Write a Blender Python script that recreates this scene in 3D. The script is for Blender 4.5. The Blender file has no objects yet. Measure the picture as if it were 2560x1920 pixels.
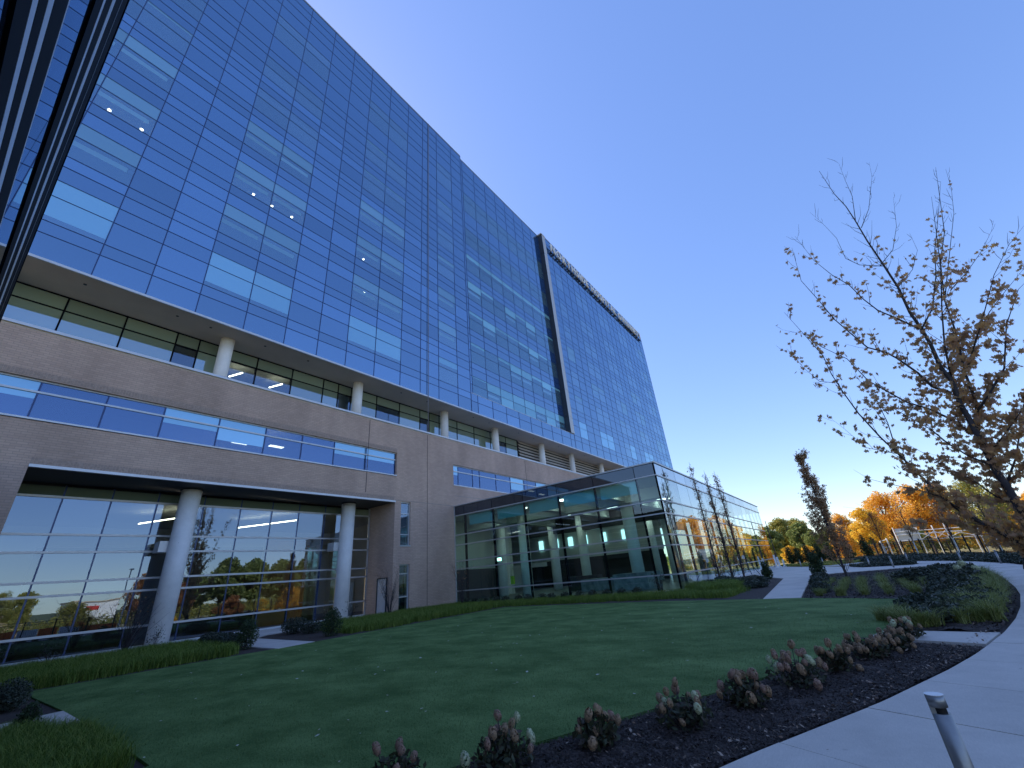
import bpy, math, random
import numpy as np
from mathutils import Vector, Matrix

random.seed(7); rng = np.random.default_rng(7)
S = bpy.context.scene
C = S.collection
rad = math.radians

# ------------------------------------------------------------------ camera
CAM = np.array([0.0, 0.0, 1.5])
YAW, PIT, ROL, FPX = 0.60929, 0.4328, -0.09222, 1043.0
def cam_axes():
    f = np.array([-math.sin(YAW)*math.cos(PIT), math.cos(YAW)*math.cos(PIT), math.sin(PIT)])
    r = np.array([math.cos(YAW), math.sin(YAW), 0.0]); u = np.cross(r, f)
    return f, r*math.cos(ROL)+u*math.sin(ROL), -r*math.sin(ROL)+u*math.cos(ROL)
CF, CR, CU = cam_axes()
cd = bpy.data.cameras.new('camera'); cam = bpy.data.objects.new('camera', cd); C.objects.link(cam)
cd.sensor_fit = 'HORIZONTAL'; cd.sensor_width = 36.0; cd.lens = FPX/2560*36.0
cd.clip_start = 0.05; cd.clip_end = 3000
M = Matrix.Identity(4)
for i in range(3):
    M[i][0] = CR[i]; M[i][1] = CU[i]; M[i][2] = -CF[i]; M[i][3] = CAM[i]
cam.matrix_world = M
S.camera = cam

# ------------------------------------------------------------------ sky, sun, exposure
SUN_EL = rad(38); SUN_AZ = (-0.985, 0.13)          # horizontal direction towards the sun
w = bpy.data.worlds.new('World'); S.world = w; w.use_nodes = True
nt = w.node_tree; nt.nodes.clear()
sky = nt.nodes.new('ShaderNodeTexSky'); sky.sky_type = 'NISHITA'; sky.sun_disc = False
sky.sun_elevation = SUN_EL; sky.sun_rotation = math.atan2(SUN_AZ[0], SUN_AZ[1])
sky.altitude = 300; sky.air_density = 1.0; sky.dust_density = 0.4; sky.ozone_density = 4.0
bg = nt.nodes.new('ShaderNodeBackground'); bg.inputs['Strength'].default_value = 0.15
hs = nt.nodes.new('ShaderNodeHueSaturation'); hs.inputs['Hue'].default_value = 0.520; hs.inputs['Saturation'].default_value = 1.50
wo = nt.nodes.new('ShaderNodeOutputWorld')
gm_ = nt.nodes.new('ShaderNodeGamma'); gm_.inputs['Gamma'].default_value = 0.55   # one even grade over the whole sky
nt.links.new(sky.outputs[0], gm_.inputs['Color']); nt.links.new(gm_.outputs[0], hs.inputs['Color']); nt.links.new(hs.outputs[0], bg.inputs[0]); nt.links.new(bg.outputs[0], wo.inputs[0])
sd = bpy.data.lights.new('sun', 'SUN'); sd.energy = 2.3; sd.angle = rad(0.5); sd.color = (1.0, 0.88, 0.72)
sun = bpy.data.objects.new('sun', sd); C.objects.link(sun)
n = math.hypot(*SUN_AZ)
to_sun = Vector((SUN_AZ[0]/n*math.cos(SUN_EL), SUN_AZ[1]/n*math.cos(SUN_EL), math.sin(SUN_EL)))
sun.rotation_euler = to_sun.to_track_quat('Z', 'Y').to_euler()
S.view_settings.view_transform = 'Standard'; S.view_settings.look = 'None'
S.view_settings.exposure = 1.82; S.view_settings.gamma = 1.0; S.view_settings.use_curve_mapping = False
S.cycles.max_bounces = 10; S.cycles.transparent_max_bounces = 24; S.cycles.glossy_bounces = 5

# ------------------------------------------------------------------ materials
def mat(name, col, rough=0.7, metal=0.0, spec=0.5, noise=None, bump=None, trans=0.0, emit=None):
    """noise=(scale, amount[, detail]) value variation; bump=(scale, strength)."""
    m = bpy.data.materials.new(name); m.use_nodes = True
    t = m.node_tree; p = t.nodes['Principled BSDF']
    p.inputs['Base Color'].default_value = (*col, 1); p.inputs['Roughness'].default_value = rough
    p.inputs['Metallic'].default_value = metal; p.inputs['Specular IOR Level'].default_value = spec
    if emit: 
        p.inputs['Emission Color'].default_value = (*emit[0], 1); p.inputs['Emission Strength'].default_value = emit[1]
    tc = None
    if noise or bump:
        tc = t.nodes.new('ShaderNodeTexCoord')
    if noise:
        nz = t.nodes.new('ShaderNodeTexNoise'); nz.inputs['Scale'].default_value = noise[0]
        nz.inputs['Detail'].default_value = noise[2] if len(noise) > 2 else 5
        t.links.new(tc.outputs['Object'], nz.inputs['Vector'])
        mr = t.nodes.new('ShaderNodeMapRange'); mr.inputs[1].default_value = .3; mr.inputs[2].default_value = .7
        mr.inputs[3].default_value = 1-noise[1]; mr.inputs[4].default_value = 1+noise[1]
        t.links.new(nz.outputs['Fac'], mr.inputs[0])
        mx = t.nodes.new('ShaderNodeVectorMath'); mx.operation = 'SCALE'; mx.inputs[0].default_value = col
        t.links.new(mr.outputs[0], mx.inputs['Scale']); t.links.new(mx.outputs[0], p.inputs['Base Color'])
    if bump:
        nb = t.nodes.new('ShaderNodeTexNoise'); nb.inputs['Scale'].default_value = bump[0]; nb.inputs['Detail'].default_value = 6
        t.links.new(tc.outputs['Object'], nb.inputs['Vector'])
        b = t.nodes.new('ShaderNodeBump'); b.inputs['Strength'].default_value = bump[1]; b.inputs['Distance'].default_value = .02
        t.links.new(nb.outputs['Fac'], b.inputs['Height']); t.links.new(b.outputs[0], p.inputs['Normal'])
    return m

def leafmat(name, col, var=0.35, trans=0.45, rough=0.6):
    """thin leaf: diffuse + translucent with a per-piece random value."""
    m = bpy.data.materials.new(name); m.use_nodes = True; t = m.node_tree; t.nodes.clear()
    o = t.nodes.new('ShaderNodeOutputMaterial'); mixs = t.nodes.new('ShaderNodeMixShader'); mixs.inputs[0].default_value = trans
    d = t.nodes.new('ShaderNodeBsdfPrincipled'); d.inputs['Roughness'].default_value = rough; d.inputs['Specular IOR Level'].default_value = .25
    tr = t.nodes.new('ShaderNodeBsdfTranslucent')
    at = t.nodes.new('ShaderNodeAttribute'); at.attribute_name = 'rnd'
    oi = t.nodes.new('ShaderNodeObjectInfo')
    ad = t.nodes.new('ShaderNodeMath'); ad.operation = 'ADD'; t.links.new(at.outputs['Fac'], ad.inputs[0]); t.links.new(oi.outputs['Random'], ad.inputs[1])
    fr = t.nodes.new('ShaderNodeMath'); fr.operation = 'FRACT'; t.links.new(ad.outputs[0], fr.inputs[0])
    cr = t.nodes.new('ShaderNodeValToRGB'); e = cr.color_ramp.elements
    c = np.array(col, float)
    if c.ndim == 1: c = np.array([c*(1-var), c, c*(1+var)])
    e[0].position = 0; e[0].color = (*c[0], 1); e[1].position = 1; e[1].color = (*c[-1], 1)
    for k in range(1, len(c)-1):
        q = cr.color_ramp.elements.new(k/(len(c)-1)); q.color = (*c[k], 1)
    t.links.new(fr.outputs[0], cr.inputs[0]); t.links.new(cr.outputs[0], d.inputs['Base Color']); t.links.new(cr.outputs[0], tr.inputs['Color'])
    t.links.new(d.outputs[0], mixs.inputs[1]); t.links.new(tr.outputs[0], mixs.inputs[2]); t.links.new(mixs.outputs[0], o.inputs[0])
    return m

def glass(name, under, refl=(0.8, 0.9, 1.0), base=0.25, clear=None, warp=0.004, rough=0.0, spread=0.25, room_tone=None):
    """coated glazing: mirror coat over either an opaque panel colour or a tinted clear pane."""
    m = bpy.data.materials.new(name); m.use_nodes = True; t = m.node_tree; t.nodes.clear()
    o = t.nodes.new('ShaderNodeOutputMaterial'); mixs = t.nodes.new('ShaderNodeMixShader')
    g = t.nodes.new('ShaderNodeBsdfGlossy'); g.inputs['Color'].default_value = (*refl, 1); g.inputs['Roughness'].default_value = rough
    if clear: 
        u = t.nodes.new('ShaderNodeBsdfTransparent'); u.inputs['Color'].default_value = (*clear, 1)
        if room_tone:          # diffuse tint painted in for light missing from the rooms behind
            fd = t.nodes.new('ShaderNodeBsdfDiffuse'); fd.inputs['Color'].default_value = (*room_tone, 1)
            fm = t.nodes.new('ShaderNodeMixShader'); fm.inputs[0].default_value = .55
            t.links.new(u.outputs[0], fm.inputs[1]); t.links.new(fd.outputs[0], fm.inputs[2]); u = fm
    else:
        u = t.nodes.new('ShaderNodeBsdfDiffuse'); u.inputs['Color'].default_value = (*under, 1)
        oi = t.nodes.new('ShaderNodeObjectInfo'); mr = t.nodes.new('ShaderNodeMapRange'); mr.inputs[3].default_value = 1-spread; mr.inputs[4].default_value = 1+spread
        v = t.nodes.new('ShaderNodeVectorMath'); v.operation = 'SCALE'; v.inputs[0].default_value = under
        t.links.new(oi.outputs['Random'], mr.inputs[0]); t.links.new(mr.outputs[0], v.inputs['Scale']); t.links.new(v.outputs[0], u.inputs['Color'])
    oi2 = t.nodes.new('ShaderNodeObjectInfo'); m3 = t.nodes.new('ShaderNodeMapRange'); m3.inputs[3].default_value = .90; m3.inputs[4].default_value = 1.08
    v3 = t.nodes.new('ShaderNodeVectorMath'); v3.operation = 'SCALE'; v3.inputs[0].default_value = refl
    t.links.new(oi2.outputs['Random'], m3.inputs[0]); t.links.new(m3.outputs[0], v3.inputs['Scale']); t.links.new(v3.outputs[0], g.inputs['Color'])
    lw = t.nodes.new('ShaderNodeFresnel'); lw.inputs['IOR'].default_value = 1.5
    mr2 = t.nodes.new('ShaderNodeMapRange'); mr2.inputs[1].default_value = 0.04; mr2.inputs[2].default_value = 1
    mr2.inputs[3].default_value = base; mr2.inputs[4].default_value = 1
    gm = t.nodes.new('ShaderNodeNewGeometry'); inv = t.nodes.new('ShaderNodeMath'); inv.operation = 'SUBTRACT'; inv.inputs[0].default_value = 1
    mul = t.nodes.new('ShaderNodeMath'); mul.operation = 'MULTIPLY'      # only the face met first mirrors; the far side of the pane lets light out
    t.links.new(gm.outputs['Backfacing'], inv.inputs[1]); t.links.new(mr2.outputs[0], mul.inputs[0]); t.links.new(inv.outputs[0], mul.inputs[1])
    t.links.new(lw.outputs[0], mr2.inputs[0]); t.links.new(mul.outputs[0], mixs.inputs[0])
    tc = t.nodes.new('ShaderNodeTexCoord')
    nb = t.nodes.new('ShaderNodeTexNoise'); nb.inputs['Scale'].default_value = 0.55; nb.inputs['Detail'].default_value = 1
    t.links.new(gm.outputs['Position'], nb.inputs['Vector'])
    b = t.nodes.new('ShaderNodeBump'); b.inputs['Strength'].default_value = 1; b.inputs['Distance'].default_value = warp
    t.links.new(nb.outputs['Fac'], b.inputs['Height']); t.links.new(b.outputs[0], g.inputs['Normal'])
    t.links.new(u.outputs[0], mixs.inputs[1]); t.links.new(g.outputs[0], mixs.inputs[2]); t.links.new(mixs.outputs[0], o.inputs[0])
    return m

def brick_mat(name, c1, c2, mortar):
    m = mat(name, c1, rough=.85, spec=.2); t = m.node_tree; p = t.nodes['Principled BSDF']
    tc = t.nodes.new('ShaderNodeTexCoord'); sx = t.nodes.new('ShaderNodeSeparateXYZ'); cb = t.nodes.new('ShaderNodeCombineXYZ')
    ad = t.nodes.new('ShaderNodeMath'); ad.operation = 'ADD'
    t.links.new(tc.outputs['Object'], sx.inputs[0]); t.links.new(sx.outputs['X'], ad.inputs[0]); t.links.new(sx.outputs['Y'], ad.inputs[1])
    t.links.new(ad.outputs[0], cb.inputs['X']); t.links.new(sx.outputs['Z'], cb.inputs['Y'])
    bt = t.nodes.new('ShaderNodeTexBrick'); bt.inputs['Scale'].default_value = 1
    bt.inputs['Brick Width'].default_value = .30; bt.inputs['Row Height'].default_value = .1; bt.inputs['Mortar Size'].default_value = .009
    bt.inputs['Color1'].default_value = (*c1, 1); bt.inputs['Color2'].default_value = (*c2, 1); bt.inputs['Mortar'].default_value = (*mortar, 1)
    t.links.new(cb.outputs[0], bt.inputs['Vector'])
    nz = t.nodes.new('ShaderNodeTexNoise'); nz.inputs['Scale'].default_value = .6; nz.inputs['Detail'].default_value = 8
    mpp = t.nodes.new('ShaderNodeMapping'); mpp.inputs['Scale'].default_value = (1, 1, .35); t.links.new(tc.outputs['Object'], mpp.inputs[0]); t.links.new(mpp.outputs[0], nz.inputs['Vector'])
    mr = t.nodes.new('ShaderNodeMapRange'); mr.inputs[1].default_value = .3; mr.inputs[2].default_value = .7; mr.inputs[3].default_value = .84; mr.inputs[4].default_value = 1.13
    t.links.new(nz.outputs['Fac'], mr.inputs[0])
    v = t.nodes.new('ShaderNodeVectorMath'); v.operation = 'SCALE'; t.links.new(bt.outputs['Color'], v.inputs[0]); t.links.new(mr.outputs[0], v.inputs['Scale'])
    t.links.new(v.outputs[0], p.inputs['Base Color'])
    b = t.nodes.new('ShaderNodeBump'); b.inputs['Strength'].default_value = .6; b.inputs['Distance'].default_value = .008; b.invert = True
    t.links.new(bt.outputs['Fac'], b.inputs['Height']); t.links.new(b.outputs[0], p.inputs['Normal'])
    return m

MT = {}
MT['spandrel'] = glass('blue_spandrel_glass', (.02, .07, .22), refl=(.58, .80, 1.0), base=.40, warp=.003, spread=.35)
MT['vision'] = glass('blue_vision_glass', None, refl=(.58, .80, 1.0), base=.38, clear=(.84, .95, .98), warp=.003, room_tone=(.06, .13, .22))
MT['shaded'] = glass('blue_glass_over_blind', (.18, .42, .58), refl=(.58, .80, 1.0), base=.36, warp=.003, spread=.12)
MT['shadedup'] = glass('blue_glass_over_grey_blind', (.13, .27, .33), refl=(.58, .80, 1.0), base=.36, warp=.003, spread=.12)
MT['ribbon'] = glass('ribbon_window_glass', None, refl=(.40, .55, .85), base=.30, clear=(.84, .95, .98), warp=.004, room_tone=(.03, .08, .2))
MT['shadedmid'] = glass('clear_glass_over_blind', (.22, .46, .50), refl=(.50, .76, .98), base=.30, warp=.003, spread=.2)
MT['greenlit'] = glass('lobby_glass_lit_interior', (.24, .30, .19), refl=(.66, .8, 1.0), base=.34, warp=.004, spread=.2)  # pale green painted on the pane for the lit interior behind
MT['greenclear'] = glass('pavilion_glass_over_blind', (.30, .52, .52), refl=(.8, .92, 1.0), base=.12, warp=.003, spread=.1)
MT['pavfront'] = glass('pavilion_front_glass', None, refl=(.8, .92, 1.0), base=.10, clear=(.74, .92, .90), warp=.002)
MT['pavfrontsp'] = glass('pavilion_front_spandrel', (.012, .018, .03), refl=(.8, .9, 1.0), base=.12, warp=.002)
MT['midvision'] = glass('clear_blue_vision_glass', None, refl=(.50, .76, .98), base=.30, clear=(.86, .94, .92), warp=.003, room_tone=(.10, .17, .22))
MT['lobby'] = glass('lobby_glass', None, refl=(.60, .76, 1.0), base=.24, clear=(.8, .88, .84), warp=.003)
MT['pavglass'] = glass('pavilion_glass', None, refl=(.86, .95, 1.0), base=.5, clear=(.8, .92, .92), warp=.0015)
MT['pavspandrel'] = glass('pavilion_spandrel_glass', (.02, .03, .05), refl=(.86, .93, 1.0), base=.5, warp=.004)
MT['brick'] = brick_mat('brown_brick', (.56, .395, .31), (.49, .345, .27), (.40, .30, .24))
MT['brickdark'] = mat('soldier_brick', (.37, .275, .225), .85, noise=(12, .2))
MT['joint'] = mat('sealant_joint', (.09, .07, .065), .9)
MT['jointlight'] = mat('pale_sealant', (.33, .28, .25), .8)
MT['mullion'] = mat('navy_mullion', (.035, .06, .15), .3, 0.4)
MT['alu'] = mat('silver_aluminium', (.52, .53, .55), .42, .55, noise=(3, .06))
MT['alucap'] = mat('pale_aluminium_cap', (.62, .63, .66), .4, .3, noise=(2, .06))
MT['dark'] = mat('black_anodised', (.004, .004, .006), .7, 0.0, spec=.08)
MT['darkmetal_shade'] = mat('dark_metal_and_fin_shade', (.05, .055, .065), .4, .5, noise=(1, .1))  # dark metal parts; on the fin side it paints shade over grey metal
MT['greyfin'] = mat('grey_metal_panel', (.52, .51, .49), .45, .5, noise=(1, .08))
MT['soffit'] = mat('grey_soffit', (.58, .48, .39), .75, noise=(.8, .06))
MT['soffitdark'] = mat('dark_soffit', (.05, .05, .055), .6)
MT['column'] = mat('white_painted_column', (.88, .86, .83), .55, noise=(2, .04))
MT['white'] = mat('white_paint', (.8, .8, .8), .5)
MT['interior'] = mat('interior_wall', (.60, .58, .54), .8)
MT['interiordark'] = mat('interior_dark', (.035, .035, .04), .7)
MT['interiorceil'] = mat('interior_ceiling', (.62, .63, .62), .8)
MT['wood'] = mat('warm_wood_panel', (.28, .13, .05), .5)
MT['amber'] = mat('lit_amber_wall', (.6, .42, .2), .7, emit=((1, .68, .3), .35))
MT['shade'] = mat('roller_shade', (.78, .82, .82), .8)
MT['lamp'] = mat('warm_lamp', (1, 1, 1), .5, emit=((1, .86, .66), 8))
MT['lampdim'] = mat('linear_lamp', (1, 1, 1), .5, emit=((1, .9, .75), 3.2))
MT['roomfill'] = mat('room_fill_panel', (1, 1, 1), .5, emit=((.95, 1, .92), 2.0))  # glow for the added panels that brighten the pavilion
MT['exit'] = mat('exit_sign_green', (.5, .9, .7), .5, emit=((.6, 1, .85), 1.1))
MT['skyglow'] = mat('clerestory_sky_glow', (.6, .9, .9), .5, emit=((.55, .86, .95), .55))  # emission put in for the sky behind the clerestory openings
MT['louvre'] = mat('beige_louvre', (.52, .49, .46), .6, noise=(2, .05))
MT['concrete'] = mat('pale_concrete', (.60, .53, .46), .85, noise=(.9, .16, 8), bump=(60, .12))
MT['concrete2'] = mat('walk_concrete', (.60, .54, .49), .85, noise=(1.6, .14, 8), bump=(60, .12))
MT['kerb'] = mat('kerb_concrete', (.6, .61, .62), .8, noise=(2, .08))
MT['mulch'] = mat('dark_mulch', (.050, .034, .028), .95, noise=(18, .5, 8), bump=(45, .9))
MT['chip'] = leafmat('mulch_chips', [(.022, .016, .013), (.045, .031, .026), (.085, .058, .046)], trans=0)
MT['litter'] = leafmat('dry_leaves', [(.24, .17, .12), (.18, .10, .06), (.36, .28, .22), (.13, .08, .05)], trans=.1)
MT['palelitter'] = leafmat('pale_fallen_leaves', [(.5, .5, .4), (.6, .6, .52), (.4, .36, .25)], trans=.1)
MT['bark'] = mat('dark_bark', (.045, .038, .04), .9, noise=(8, .3), bump=(30, .6))
MT['barkpale'] = mat('pale_bark', (.32, .29, .26), .9, noise=(6, .3))
MT['maple'] = leafmat('maple_leaves', [(.40, .25, .16), (.52, .30, .16), (.46, .33, .18), (.66, .36, .13), (.36, .22, .15)], trans=.5)
MT['maplered'] = leafmat('hornbeam_leaves', [(.40, .26, .16), (.5, .29, .14), (.34, .22, .14)], trans=.35)
MT['orange'] = leafmat('orange_leaves', [(.62, .28, .04), (.78, .42, .05), (.80, .50, .08), (.66, .40, .08)], trans=.5)
MT['yellow'] = leafmat('yellow_leaves', [(.75, .46, .04), (.85, .58, .07), (.65, .45, .08)], trans=.5)
MT['olive'] = leafmat('olive_leaves', [(.22, .25, .07), (.32, .32, .08), (.48, .38, .09)], trans=.4)
MT['green'] = leafmat('green_leaves', [(.12, .17, .055), (.19, .24, .07), (.29, .30, .09)], trans=.35)
MT['rust'] = leafmat('rust_red_leaves', [(.36, .13, .06), (.46, .22, .08), (.26, .10, .05)], trans=.4)
MT['pine'] = leafmat('dark_evergreen', [(.035, .06, .028), (.05, .08, .035), (.07, .095, .04)], trans=.2)
MT['shrub'] = leafmat('dark_shrub_leaves', [(.036, .048, .034), (.06, .075, .05), (.09, .10, .075)], trans=.15, rough=.4)
MT['lirio'] = leafmat('liriope_blades', [(.06, .10, .016), (.12, .19, .028), (.20, .28, .045), (.32, .36, .08)], trans=.3)
MT['tuft'] = leafmat('yellow_green_blades', [(.15, .18, .045), (.25, .28, .07), (.36, .36, .14)], trans=.3)
MT['hyleaf'] = leafmat('hydrangea_leaves', [(.04, .05, .026), (.06, .065, .035), (.08, .055, .04)], trans=.2)
MT['hytan'] = leafmat('tan_petals', [(.36, .23, .14), (.46, .31, .19), (.28, .18, .11)], trans=.25)
MT['hypink'] = leafmat('dusky_pink_petals', [(.40, .23, .18), (.34, .21, .15), (.44, .30, .22)], trans=.25)
MT['hycream'] = leafmat('cream_petals', [(.55, .56, .34), (.65, .66, .45), (.48, .5, .28)], trans=.25)
MT['steel'] = mat('brushed_grey_metal', (.34, .335, .33), .45, .7, noise=(20, .08))
MT['black'] = mat('black_metal', (.012, .012, .014), .4, .3)
MT['barrier'] = mat('orange_plastic', (.85, .16, .03), .5)
MT['hillgreen'] = mat('far_field_grass', (.28, .24, .10), .95, noise=(.25, .35, 8))
MT['asphalt'] = mat('asphalt', (.09, .09, .095), .9, noise=(3, .15))
MT['tan'] = mat('tan_render', (.55, .42, .3), .8)
MT['red'] = mat('red_sign_paint', (.6, .04, .03), .5)

def weather(m, base, sc=1.0):
    t = m.node_tree; p = t.nodes['Principled BSDF']; tc = t.nodes.new('ShaderNodeTexCoord')
    a = t.nodes.new('ShaderNodeTexNoise'); a.inputs['Scale'].default_value = .55*sc; a.inputs['Detail'].default_value = 9; a.inputs['Roughness'].default_value = .7
    b = t.nodes.new('ShaderNodeTexNoise'); b.inputs['Scale'].default_value = 140; b.inputs['Detail'].default_value = 2
    mp = t.nodes.new('ShaderNodeMapping'); mp.inputs['Scale'].default_value = (1, .12, 1); mp.inputs['Rotation'].default_value = (0, 0, .5)
    t.links.new(tc.outputs['Object'], a.inputs['Vector']); t.links.new(tc.outputs['Object'], mp.inputs[0]); t.links.new(mp.outputs[0], b.inputs['Vector'])
    v = t.nodes.new('ShaderNodeTexVoronoi'); v.inputs['Scale'].default_value = 2.3; t.links.new(tc.outputs['Object'], v.inputs['Vector'])
    sp = t.nodes.new('ShaderNodeMapRange'); sp.inputs[1].default_value = .02; sp.inputs[2].default_value = .07; sp.inputs[3].default_value = .72; sp.inputs[4].default_value = 1
    t.links.new(v.outputs['Distance'], sp.inputs[0])
    r1 = t.nodes.new('ShaderNodeMapRange'); r1.inputs[1].default_value = .32; r1.inputs[2].default_value = .68; r1.inputs[3].default_value = .80; r1.inputs[4].default_value = 1.10
    r2 = t.nodes.new('ShaderNodeMapRange'); r2.inputs[1].default_value = .3; r2.inputs[2].default_value = .7; r2.inputs[3].default_value = .94; r2.inputs[4].default_value = 1.05
    t.links.new(a.outputs['Fac'], r1.inputs[0]); t.links.new(b.outputs['Fac'], r2.inputs[0])
    oi = t.nodes.new('ShaderNodeObjectInfo'); r3 = t.nodes.new('ShaderNodeMapRange'); r3.inputs[3].default_value = .93; r3.inputs[4].default_value = 1.05
    t.links.new(oi.outputs['Random'], r3.inputs[0])
    x = r1.outputs[0]
    for q in (r2.outputs[0], r3.outputs[0], sp.outputs[0]):
        mm = t.nodes.new('ShaderNodeMath'); mm.operation = 'MULTIPLY'; t.links.new(x, mm.inputs[0]); t.links.new(q, mm.inputs[1]); x = mm.outputs[0]
    sv = t.nodes.new('ShaderNodeVectorMath'); sv.operation = 'SCALE'; sv.inputs[0].default_value = base
    t.links.new(x, sv.inputs['Scale']); t.links.new(sv.outputs[0], p.inputs['Base Color'])
weather(MT['concrete'], (.60, .53, .46)); weather(MT['concrete2'], (.60, .54, .49)); weather(MT['column'], (.88, .86, .83), .8)
# turf
def turf():
    m = mat('artificial_turf', (.03, .08, .03), .9, spec=.15); t = m.node_tree; p = t.nodes['Principled BSDF']
    tc = t.nodes.new('ShaderNodeTexCoord')
    mp = t.nodes.new('ShaderNodeMapping'); mp.inputs['Scale'].default_value = (.9, 1.3, 1); mp.inputs['Rotation'].default_value = (0, 0, .9)
    t.links.new(tc.outputs['Object'], mp.inputs[0])
    a = t.nodes.new('ShaderNodeTexNoise'); a.inputs['Scale'].default_value = .9; a.inputs['Detail'].default_value = 7; a.inputs['Roughness'].default_value = .65
    t.links.new(mp.outputs[0], a.inputs['Vector'])
    b = t.nodes.new('ShaderNodeTexNoise'); b.inputs['Scale'].default_value = 55; b.inputs['Detail'].default_value = 3
    t.links.new(tc.outputs['Object'], b.inputs['Vector'])
    ad = t.nodes.new('ShaderNodeMath'); ad.operation = 'MULTIPLY_ADD'; ad.inputs[1].default_value = .45
    t.links.new(b.outputs['Fac'], ad.inputs[0]); t.links.new(a.outputs['Fac'], ad.inputs[2])
    cr = t.nodes.new('ShaderNodeValToRGB'); e = cr.color_ramp.elements
    e[0].position = .57; e[0].color = (.062, .118, .030, 1); e[1].position = .90; e[1].color = (.165, .25, .08, 1)
    t.links.new(ad.outputs[0], cr.inputs[0]); t.links.new(cr.outputs[0], p.inputs['Base Color'])
    bp = t.nodes.new('ShaderNodeBump'); bp.inputs['Strength'].default_value = .8; bp.inputs['Distance'].default_value = .02
    t.links.new(b.outputs['Fac'], bp.inputs['Height']); t.links.new(bp.outputs[0], p.inputs['Normal'])
    return m
MT['turf'] = turf()

# ------------------------------------------------------------------ helpers
class MB:
    def __init__(s): s.v = []; s.f = []; s.m = []
    def box(s, x0, x1, y0, y1, z0, z1, mi=0):
        k = len(s.v)
        s.v += [(x0,y0,z0),(x1,y0,z0),(x1,y1,z0),(x0,y1,z0),(x0,y0,z1),(x1,y0,z1),(x1,y1,z1),(x0,y1,z1)]
        for q in ((0,3,2,1),(4,5,6,7),(0,1,5,4),(1,2,6,5),(2,3,7,6),(3,0,4,7)):
            s.f.append(tuple(k+i for i in q)); s.m.append(mi)
        return s
    def prism(s, pts, z0, z1, mi=0):
        k = len(s.v); n = len(pts)
        a = sum(pts[i][0]*pts[(i+1)%n][1]-pts[(i+1)%n][0]*pts[i][1] for i in range(n))
        if a < 0: pts = pts[::-1]
        s.v += [(p[0],p[1],z0) for p in pts]+[(p[0],p[1],z1) for p in pts]
        s.f.append(tuple(k+n+i for i in range(n))); s.m.append(mi)
        s.f.append(tuple(k+n-1-i for i in range(n))); s.m.append(mi)
        for i in range(n):
            j = (i+1) % n; s.f.append((k+i, k+j, k+n+j, k+n+i)); s.m.append(mi)
        return s
    def tube(s, pts, r, n=6, mi=0, cap=True):
        pts = [Vector(p) for p in pts]; k0 = len(s.v); N = len(pts)
        if not hasattr(r, '__len__'): r = [r]*N
        up = Vector((0.13, 0.37, 0.92)); prev = None
        for i, p in enumerate(pts):
            d = (pts[min(i+1,N-1)]-pts[max(i-1,0)])
            d = d.normalized() if d.length > 1e-9 else Vector((0,0,1))
            if prev is None:
                a = d.cross(up); a = a if a.length > 1e-3 else d.cross(Vector((1,0,0))); a.normalize()
            else:
                a = (prev-d*prev.dot(d)); a = a if a.length > 1e-5 else d.cross(up); a.normalize()
            prev = a; b = d.cross(a)
            for j in range(n):
                t = 2*math.pi*j/n; q = p+(a*math.cos(t)+b*math.sin(t))*r[i]; s.v.append(tuple(q))
        for i in range(N-1):
            for j in range(n):
                j2 = (j+1) % n; s.f.append((k0+i*n+j, k0+i*n+j2, k0+(i+1)*n+j2, k0+(i+1)*n+j)); s.m.append(mi)
        if cap:
            s.f.append(tuple(k0+n-1-j for j in range(n))); s.m.append(mi)
            s.f.append(tuple(k0+(N-1)*n+j for j in range(n))); s.m.append(mi)
        return s
    def cyl(s, x, y, z0, z1, r, n=24, mi=0): return s.tube([(x,y,z0),(x,y,z1)], r, n, mi)
    def mesh(s, name, mats, smooth=False):
        me = bpy.data.meshes.new(name); me.from_pydata(s.v, [], s.f)
        if not isinstance(mats, (list, tuple)): mats = [mats]
        for m in mats: me.materials.append(m)
        if len(mats) > 1: me.polygons.foreach_set('material_index', s.m)
        if smooth: me.polygons.foreach_set('use_smooth', [True]*len(s.f))
        me.update(); return me

def link(o): C.objects.link(o); return o
def tagit(o, label=None, cat=None, group=None, kind=None):
    if label: o['label'] = label
    if cat: o['category'] = cat
    if group: o['group'] = group
    if kind: o['kind'] = kind
    return o
def empty(name, loc, label, cat, group=None, rz=0):
    o = bpy.data.objects.new(name, None); link(o); o.location = loc; o.rotation_euler = (0, 0, rz); o.empty_display_size = .2
    return tagit(o, label, cat, group)
def wpart(name, me, parent, kind=None, label=None):
    """a part whose mesh is in world coordinates"""
    o = bpy.data.objects.new(name, me); link(o)
    if parent is not None:
        o.parent = parent
        if parent.type == 'EMPTY': o.location = -Vector(parent.location)
    return tagit(o, label, None, None, kind)
def lpart(name, me, parent, loc=(0,0,0), kind=None):
    o = bpy.data.objects.new(name, me); link(o); o.parent = parent; o.location = loc
    return tagit(o, kind=kind)
def solo(name, me, label=None, cat=None, group=None, kind=None, loc=(0,0,0)):
    o = bpy.data.objects.new(name, me); link(o); o.location = loc
    return tagit(o, label, cat, group, kind)
def dup(root, loc, rz=0, label=None, sc=1.0):
    r = root.copy(); link(r); r.location = loc; r.rotation_euler = (0, 0, rz); r.scale = (sc,)*3 if not hasattr(sc, '__len__') else sc
    if label: r['label'] = label
    for ch in list(root.children):
        c = ch.copy(); link(c); c.parent = r
        for g in list(ch.children):
            d = g.copy(); link(d); d.parent = c
    return r
UNIT = {}
def unit(mt):
    if mt.name not in UNIT:
        UNIT[mt.name] = MB().box(-.5,.5,-.5,.5,-.5,.5).mesh('piece', mt)
    return UNIT[mt.name]
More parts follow.
